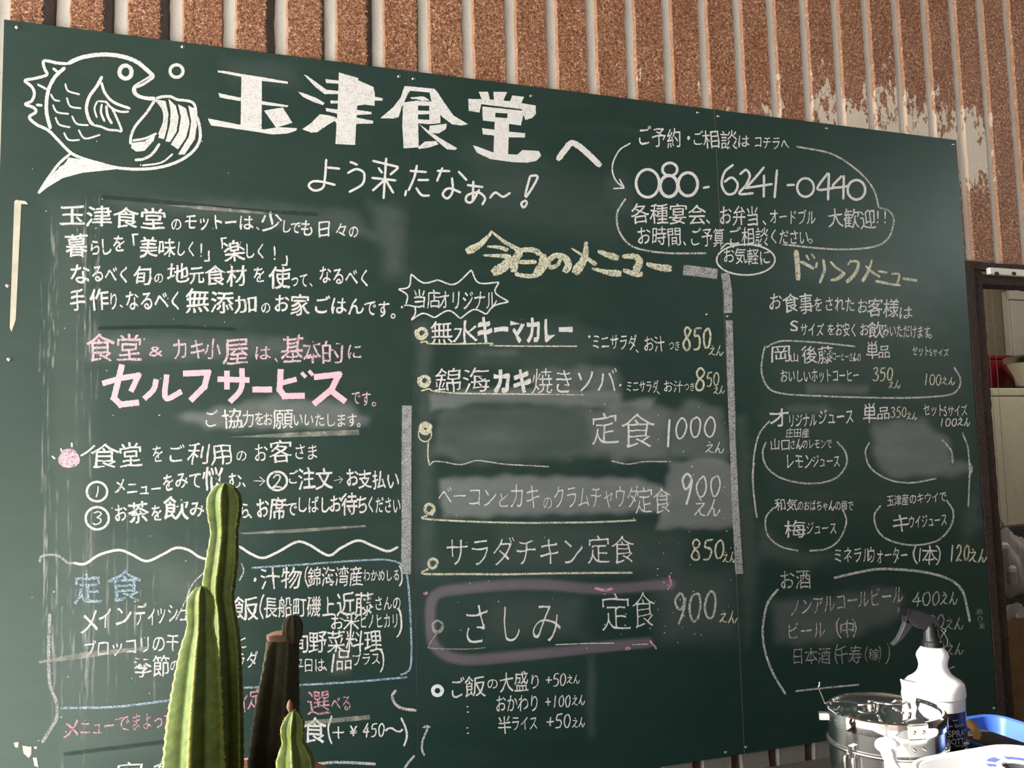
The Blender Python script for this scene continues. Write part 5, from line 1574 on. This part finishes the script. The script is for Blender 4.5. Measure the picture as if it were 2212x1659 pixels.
def print_on_cylinder(txt, parent, zc, size, acen, radius, mat, name='label_print', sx=1.):
    cu_ = bpy.data.curves.new('tmp_print', 'FONT')
    cu_.body = txt
    cu_.size = size
    cu_.offset = size * .012
    cu_.align_x, cu_.align_y = 'CENTER', 'CENTER'
    to = bpy.data.objects.new('tmp_print', cu_)
    COL.objects.link(to)
    dg = bpy.context.evaluated_depsgraph_get()
    dg.update()
    me = bpy.data.meshes.new_from_object(to.evaluated_get(dg))
    bpy.data.objects.remove(to)
    bm = bmesh.new()
    bm.from_mesh(me)
    bmesh.ops.subdivide_edges(bm, edges=[e for e in bm.edges if e.calc_length() > size * .25], cuts=2)
    for v in bm.verts:
        a = acen + v.co.x * sx / radius
        v.co = Vector((bc[0] + radius * math.cos(a), bc[1] + radius * math.sin(a), zc + v.co.y))
    return bm_obj(name, bm, mat, parent)


aface = math.atan2(CAM[1] - bc[1], CAM[0] - bc[0])
LR = 58.6 * BS
print_on_cylinder('SPRAY', lab, bz(1565), .0150, aface + .78, LR, M_LETTER)
print_on_cylinder('BOTTLE', lab, bz(1580.5), .0125, aface + .76, LR, M_LETTER)
print_on_cylinder('20oz', lab, bz(1591), .0080, aface + .74, LR * .985, M_LETTER)
print_on_cylinder('Sprayer', lab, bz(1548), .0075, aface + .85, LR, M_LETTER)
for dz_, a0_, a1_ in ((1549.5, .28, .52), (1538, .55, .75)):
    vs = []
    for k in range(7):
        a = aface + a0_ + (a1_ - a0_) * k / 6
        vs += [(bc[0] + LR * math.cos(a), bc[1] + LR * math.sin(a), bz(dz_)), (bc[0] + LR * math.cos(a), bc[1] + LR * math.sin(a), bz(dz_) + .0012)]
    mesh_obj('label_rule', vs, [(2 * k, 2 * k + 2, 2 * k + 3, 2 * k + 1) for k in range(6)], M_LETTER, lab)

# trigger head
collar = lathe('collar', sh([(1399, 17), (1399, 21.5), (1386, 21), (1384, 18.5), (1377, 18), (1376, 15)]), bc, M_BLACKPL, bottle, 40)
knurl = bmesh.new()
for k in range(32):
    a = 2 * math.pi * k / 32
    M = Matrix.Translation((bc[0] + 21.4 * BS * math.cos(a), bc[1] + 21.4 * BS * math.sin(a), bz(1392.5))) @ Matrix.Rotation(a, 4, 'Z')
    add_box(knurl, (-.0006, -.0007, -.0045), (.0006, .0007, .0045), M=M)
ko = bm_obj('knurling', knurl, M_BLACKPL, None)
ko.parent = collar
lathe('neck_sleeve', sh([(1378, 17), (1360, 15.5), (1350, 13.5), (1346, 10), (1344, 4)]), (bc[0] + HV[0] * -.001, bc[1]), M_BLACKPL, bottle, 32)


def bpoly(pts):
    return [((atD(x, y, DB) - bc) @ HV, float(atD(x, y, DB)[2])) for x, y in pts]


O2 = np.array([bc[0], bc[1], 0.])
prism('trigger_head', bpoly([(1963, 1317), (1985, 1320), (2005, 1327), (2022, 1335), (2030, 1344), (2033, 1356), (2028, 1362), (2004, 1362), (1996, 1360), (1985, 1358), (1975, 1353), (1966, 1345), (1959, 1336)]), HV, ZV, VV, O2, .0085, M_BLACKMAT, bottle, .002)
noz = bpoly([(1941, 1314), (1943, 1309), (1961, 1313), (1966, 1316), (1961, 1331), (1955, 1330), (1940, 1324)])
prism('nozzle', noz, HV, ZV, VV, O2, .0088, M_BLACKPL, bottle, .002)
prism('trigger', bpoly([(1957, 1344), (1968, 1346), (1974, 1352), (1962, 1366), (1950, 1380), (1936, 1391), (1929, 1395), (1928, 1393), (1940, 1380), (1950, 1362), (1955, 1350)]), HV, ZV, VV, O2, .0065, M_BLACKMAT, bottle, .0012)
prism('nozzle_cap_seam', bpoly([(1964, 1314), (1967, 1315), (1960, 1342), (1956, 1344)]), HV, ZV, VV, O2, .0094, M_BLACKPL, bottle, .0006)
# clear tag thread on the neck
tube('tag_thread', [atD(x, y, DB) for x, y in ((2024, 1350), (2034, 1356), (2043, 1362), (2037, 1370), (2030, 1380))], .0006, M_BAGPL, bottle, 5)
tube('tag_thread', [atD(x, y, DB) for x, y in ((2033, 1360), (2042, 1372), (2047, 1384), (2045, 1394), (2038, 1400))], .0006, M_BAGPL, bottle, 5)

# ------------------------------------------------------------------ white pump dispenser in front of the canister
dp = 1.08
pp = atD(1922, 1612, dp)
pump = thing('pump_bottle', 'small white pump dispenser in front of the steel canister', 'bottle', (pp[0], pp[1], CZ))
zz = lambda y: float(atD(1922, y, dp)[2])
ps = dp / F_PX
lathe('bottle_body', [(.0001, CZ + .0005), (.026, CZ + .0005), (.028, CZ + .004), (.028, CZ + .085), (.022, CZ + .098), (.011, CZ + .104), (.011, CZ + .112)], pp, M_WHITEPL, pump, 40, False)
lathe('pump_stem', [(.0125, CZ + .108), (.0125, CZ + .122), (.0075, CZ + .124), (.0075, zz(1622)), (.005, zz(1620))], pp, M_WHITEPL, pump, 28)
bm = bmesh.new()
bmesh.ops.create_uvsphere(bm, u_segments=28, v_segments=16, radius=1)
for v in bm.verts:
    k = v.co.copy()
    v.co = Vector(atD(1917, 1609, dp)) + Vector(HV) * k.x * 27 * ps + Vector(VV) * k.y * .011 + Vector((0, 0, 1)) * k.z * (15 - 3 * k.x) * ps
bm_obj('pump_head', bm, M_WHITEPL, pump, True)
tube('spout', [atD(1912, 1612, dp), atD(1920, 1630, dp - .01), atD(1934, 1664, dp - .02), atD(1940, 1690, dp - .02)], .0085, M_WHITEPL, pump, 14)


# ------------------------------------------------------------------ rounded open tubs
def rrect(x0, x1, y0, y1, r, n=8):
    P = []
    for cx_, cy2, a0 in ((x1 - r, y1 - r, 0), (x0 + r, y1 - r, 90), (x0 + r, y0 + r, 180), (x1 - r, y0 + r, 270)):
        for k in range(n + 1):
            a = math.radians(a0 + 90 * k / n)
            P.append((cx_ + r * math.cos(a), cy2 + r * math.sin(a)))
    return P


def tub(name, label, cat, x0, x1, y0, y1, z0, z1, r, mat, wall_=.003, lip=.008, flare=.012):
    t = thing(name, label, cat, ((x0 + x1) / 2, (y0 + y1) / 2, z0))

    def ringset(prof):
        vs, fs = [], []
        n = None
        for ins, z in prof:
            P = rrect(x0 + ins, x1 - ins, y0 + ins, y1 - ins, max(.004, r - ins))
            n = len(P)
            vs += [(a, b, z) for a, b in P]
        for j in range(len(prof) - 1):
            for i in range(n):
                k = (i + 1) % n
                fs.append((j * n + i, j * n + k, (j + 1) * n + k, (j + 1) * n + i))
        return vs, fs, n
    vs, fs, n = ringset([(flare, z0 + .0005), (0, z1 - .004), (-lip * .0, z1 - .003)])
    prof = [(flare, z0 + .0005), (0, z1 - .006), (-.001, z1 - .002), (.0, z1), (wall_, z1), (wall_ + .001, z1 - .004), (flare + wall_, z0 + wall_)]
    vs, fs, n = ringset(prof)
    fs.append(tuple(reversed(range(n))))
    fs.append(tuple((len(prof) - 1) * n + i for i in range(n)))
    o = mesh_obj('tub_body', vs, fs, mat, t, True)
    try:
        o.data.set_sharp_from_angle(angle=math.radians(50))
    except Exception:
        pass
    # rolled rim
    P = [np.array([a, b, z1 - .002]) for a, b in rrect(x0 - lip * .4, x1 + lip * .4, y0 - lip * .4, y1 + lip * .4, r + lip * .4)]
    P.append(P[0])
    P.append(P[1])
    tube('rim', P, lip * .5, mat, t, 8, step=0)
    return t


kc = onZ(2122, 1547, 1.005)
tub('blue_basket', 'bright blue plastic basket standing behind the white tub on the counter', 'basket', kc[0] - .13, kc[0] + .028, kc[1] - .30, kc[1], CZ, 1.005, .032, M_BLUEPL)
tc_ = onZ(2100, 1627, 1.075)
WX0, WX1 = onZ(1985, 1659, 1.075)[0] - .012, onZ(2212, 1617, 1.075)[0] + .012
WY1 = onZ(2110, 1622, 1.075)[1]
tub('white_tub', 'white plastic tub with rounded rim beside the steel canister', 'tub', WX0, WX1, WY1 - .24, WY1, CZ, 1.075, .05, M_WHITEPL, .004, .009)

# dark pouch in the blue basket, its sunlit patch painted as a mustard band
bx0, by1 = kc[0] - .118, kc[1] - .014
pouch = thing('brown_pouch', 'dark brown cloth pouch with a painted sunlit mustard patch lying in the blue basket', 'pouch', (bx0 + .05, by1 - .07, CZ + .004))
bm = bmesh.new()
add_box(bm, (bx0 + .002, by1 - .16, CZ + .0045), (bx0 + .092, by1 - .012, CZ + .047), .014, seg=4)
bm_obj('pouch_body', bm, M_BROWN, pouch, True)
S0 = [(2070, 1566), (2084, 1561), (2097, 1565), (2107, 1575), (2112, 1588), (2110, 1599)]
spx = smooth_path(S0, 2)
vs, fs = [], []
nS = len(spx)
for i, (x, y) in enumerate(spx):
    t_ = spx[min(i + 1, nS - 1)] - spx[max(0, i - 1)]
    t_ /= np.linalg.norm(t_)
    hw = 10 - 4 * i / nS
    for s_ in (-1, 1):
        q = np.array([x, y]) + s_ * hw * np.array([-t_[1], t_[0]])
        b_ = onY(q[0], q[1], by1 - .030 - .045 * i / nS)
        vs += [b_, b_ + VV * .004]
for i in range(nS - 1):
    b = 4 * i
    fs += [(b, b + 2, b + 6, b + 4), (b + 1, b + 5, b + 7, b + 3), (b, b + 4, b + 5, b + 1), (b + 2, b + 3, b + 7, b + 6)]
fs += [(0, 1, 3, 2), (4 * nS - 4, 4 * nS - 2, 4 * nS - 1, 4 * nS - 3)]
mesh_obj('sunlit_patch', vs, fs, M_MUST, pouch, True)

# printed roll in the white tub
rc = atD(2200, 1662, 1.09)
roll = thing('tape_roll', 'white roll with blue print and dark core in the white tub', 'roll', (rc[0], rc[1], CZ + .0045))
rz1 = float(atD(2200, 1656, 1.09)[2])
ro = 66 * 1.09 / F_PX
lathe('roll_body', [(ro * .46, CZ + .005), (ro, CZ + .005), (ro, rz1 - .003), (ro * .97, rz1), (ro * .48, rz1), (ro * .46, rz1 - .003)], rc, M_WHITEPL, roll, 48, False)
lathe('roll_core', [(ro * .46, CZ + .005), (ro * .46, rz1 - .002), (ro * .42, rz1 - .004), (.0001, rz1 - .010)], rc, M_DKGREY, roll, 48, False)
for a0_, a1_ in ((1.55, 2.15), (2.45, 2.75), (3.0, 3.9), (.4, 1.2)):
    vs = []
    for k in range(13):
        a = a0_ + (a1_ - a0_) * k / 12
        for r_ in (.66, .93):
            vs.append((rc[0] + ro * r_ * math.cos(a), rc[1] + ro * r_ * math.sin(a), rz1 + .0003))
    mesh_obj('blue_print', vs, [(2 * k, 2 * k + 1, 2 * k + 3, 2 * k + 2) for k in range(12)], M_BLUEINK, roll)

# ------------------------------------------------------------------ kitchen seen through the doorway
KY = .80
fl = onY(2126, 835, KY)
fr = thing('refrigerator', 'tall beige steel refrigerator standing in the kitchen doorway view', 'refrigerator', (fl[0] + .32, KY + .3, .02))
FT = float(onY(2140, 838, KY)[2])
box('cabinet', (fl[0], KY + .02, .06), (fl[0] + .70, KY + .62, FT), M_BEIGE, fr, .006)
dzl = float(onY(2180, 856, KY)[2])
dzb = float(onY(2180, 1135, KY)[2])
box('top_panel', (fl[0], KY, dzl + .004), (fl[0] + .70, KY + .02, FT), M_BEIGE, fr, .004)
box('door', (fl[0], KY - .01, dzb), (fl[0] + .70, KY + .02, dzl - .004), M_BEIGE, fr, .004)
box('lower_door', (fl[0], KY - .01, .10), (fl[0] + .70, KY + .02, dzb - .012), M_DKGREY, fr, .004)
for xx in (.03, .63):
    box('foot', (fl[0] + xx, KY + .06, .02), (fl[0] + xx + .04, KY + .10, .062), M_DKGREY, fr)
zr0 = FT
rb0, rb1 = onY(2122, 800, KY + .34), onY(2196, 768, KY + .34)
red = thing('red_box', 'glossy dark red lidded box on top of the refrigerator', 'box', ((rb0[0] + rb1[0]) / 2 + .01, KY + .45, zr0))
box('box_body', (rb0[0], KY + .34, zr0 + .0005), (rb1[0] + .03, KY + .56, rb1[2] - .02), M_RED, red, .008)
box('box_lid', (rb0[0] - .004, KY + .336, rb1[2] - .02), (rb1[0] + .034, KY + .564, rb1[2]), M_RED, red, .006)
bwl = onY(2222, 790, KY + .05)
bt = float(onY(2200, 762, KY + .05)[2])
pan_ = thing('steel_pan', 'round steel pan with lid beside the red box on the refrigerator', 'pan', (bwl[0] + .05, KY + .17, zr0))
_pl = onY(2184, 775, KY + .17)
pcx = (_pl[0] + .163, KY + .15)
pr_ = .150
lathe('pan_body', [(.0001, zr0 + .0008), (.05, zr0 + .0008), (.10, zr0 + .025), (.142, bt - .055), (pr_, bt - .035), (pr_ + .006, bt - .034), (pr_ + .006, bt - .022)], (pcx[0], pcx[1] + .02), M_STEEL, pan_, 48, False)
lathe('pan_lid', [(pr_ + .006, bt - .022), (pr_ + .006, bt - .012), (pr_ - .01, bt), (.06, bt + .015), (.0001, bt + .02)], (pcx[0], pcx[1] + .02), M_STEEL, pan_, 48, False)
lathe('lid_knob', [(.012, bt + .018), (.016, bt + .03), (.014, bt + .038), (.0001, bt + .04)], (pcx[0], pcx[1] + .02), M_DKGREY, pan_, 20, False)
cb0, cb1 = onY(2181, 640, 1.50), onY(2188, 770, 1.50)
hood = thing('wall_cabinet', 'shallow white enamel cabinet on the kitchen wall above the steel pan', 'cabinet', (cb0[0] + .3, 1.53, cb1[2]))
zt = float(onY(2185, 628, 1.50)[2])
box('cabinet_body', (cb0[0], 1.515, cb1[2] - .02), (cb0[0] + .8, 1.555, zt), M_WHITEEN, hood, .004)
box('cabinet_door', (cb0[0] + .004, 1.50, cb1[2] - .015), (cb0[0] + .45, 1.514, zt - .055), M_WHITEEN, hood, .003)
box('cornice', (cb0[0] - .008, 1.49, zt - .05), (cb0[0] + .8, 1.515, zt + .004), M_WHITEEN, hood, .004)

# things standing just inside the door
kx = onY(2190, 1400, .45)
shelf = thing('prep_table', 'dark kitchen table just inside the doorway', 'table', (kx[0], .6, .02))
tz = float(onY(2190, 1659, .40)[2]) - .14
box('table_top', (2.95, .30, tz - .03), (3.60, .72, tz), M_DKGREY, shelf, .004)
for xx in (2.97, 3.55):
    for yy in (.33, .66):
        box('leg', (xx, yy, .02), (xx + .03, yy + .03, tz - .03), M_DKGREY, shelf)
# brown paper bag
b0, b1 = onY(2150, 1345, .40), onY(2240, 1345, .40)
bag = thing('paper_bag', 'crumpled brown paper bag standing on the kitchen table', 'bag', ((b0[0] + b1[0]) / 2, .5, tz))
bm = bmesh.new()
H_ = float(b0[2]) - tz
nx_, nzz = 7, 14
loops_ = []
for j in range(nzz + 1):
    z = tz + .0005 + H_ * j / nzz
    P = rrect(b0[0] + .0, b1[0] + .03, .40, .54, .012, 3)
    ring_ = []
    for q, (a, b) in enumerate(P):
        k = .010 * noise.noise(Vector((a * 23, b * 23, z * 17))) * (j > 0)
        dz_ = (.03 * noise.noise(Vector((a * 12, b * 12, 5)))) if j == nzz else 0
        ring_.append(bm.verts.new((a + k, b + k, z + dz_)))
    loops_.append(ring_)
for r0, r1 in zip(loops_[:-1], loops_[1:]):
    for i in range(len(r0)):
        k = (i + 1) % len(r0)
        bm.faces.new((r0[i], r0[k], r1[k], r1[i]))
bm.faces.new(list(reversed(loops_[0])))
bm_obj('bag_body', bm, M_PAPER, bag)
c0 = onY(2195, 1325, .47)
bm = bmesh.new()
bmesh.ops.create_icosphere(bm, subdivisions=3, radius=1)
for v in bm.verts:
    k = 1 + .35 * noise.noise(v.co * 2.4)
    v.co = Vector((c0[0] + .01 + v.co.x * .062 * k, .47 + v.co.y * .055 * k, b0[2] - .035 + v.co.z * .075 * k))
bm_obj('bag_lining', bm, M_BAGPL, bag)

# plastic-wrapped bundle and white bottles hung/standing by the door
hb = onY(2190, 1215, .62)
bund = thing('plastic_sack', 'grey translucent plastic sack hanging inside the doorway', 'sack', (hb[0] + .05, .66, hb[2] - .12))
bm = bmesh.new()
bmesh.ops.create_icosphere(bm, subdivisions=4, radius=1)
for v in bm.verts:
    k = 1 + .28 * noise.noise(v.co * 2.1) + .10 * noise.noise(v.co * 7)
    s_ = .65 + .35 * (1 - v.co.z) / 2
    v.co = Vector((hb[0] + .035 + v.co.x * .13 * k * s_, .68 + v.co.y * .06 * k, hb[2] - .01 + v.co.z * .13 * k))
bm_obj('sack_body', bm, M_BAGPL, bund, True)
tube('sack_tie', [(hb[0] + .035, .68, hb[2] + .10), (hb[0] + .045, .70, hb[2] + .16), (hb[0] + .05, KY - .01, hb[2] + .22)], .006, M_BAGPL, bund)
for (x, y, yb, r_) in ((2166, 1172, 1224, .022), (2184, 1222, 1262, .018)):
    t0, t1 = onY(x, y, .52), onY(x, yb, .52)
    o = thing('white_rod', 'longer white capped tube hanging on a cord inside the doorway' if r_ > .02 else 'shorter thin white tube hanging on a cord inside the doorway', 'tube', (t0[0], .52, t1[2]))
    lathe('tube_body', [(r_ * .9, t1[2]), (r_, t1[2] + .01), (r_, t0[2] - .02)], (t0[0], .52), M_BAGPL, o, 24)
    tube('hanging_cord', [(t0[0], .52, t0[2] - .004), (t0[0] + .003, .52, (t0[2] + 2.75) / 2), (t0[0], .52, 2.752)], .001, M_BAGPL, o, 5, step=.05)
    lathe('tube_cap', [(r_ * 1.05, t0[2] - .022), (r_ * 1.05, t0[2] - .008), (r_ * .7, t0[2]), (.0001, t0[2] + .001)], (t0[0], .52), M_WHITEEN, o, 24, False)

# kitchen ceiling lamp
lamp = thing('ceiling_lamp', 'white fluorescent lamp fixture on the kitchen ceiling', 'lamp', (3.7, .45, 2.70))
box('fixture', (3.25, .40, 2.70), (4.15, .50, 2.749), M_WHITEEN, lamp, .004)
m_, nt_, bs_, out_ = newmat('lamp_tube_glow')
bs_.inputs['Emission Color'].default_value = (1, .95, .82, 1)
bs_.inputs['Emission Strength'].default_value = 60
tube('lamp_tube', [(3.27, .45, 2.675), (3.7, .45, 2.675), (4.13, .45, 2.675)], .013, m_, lamp, 12, step=.1)
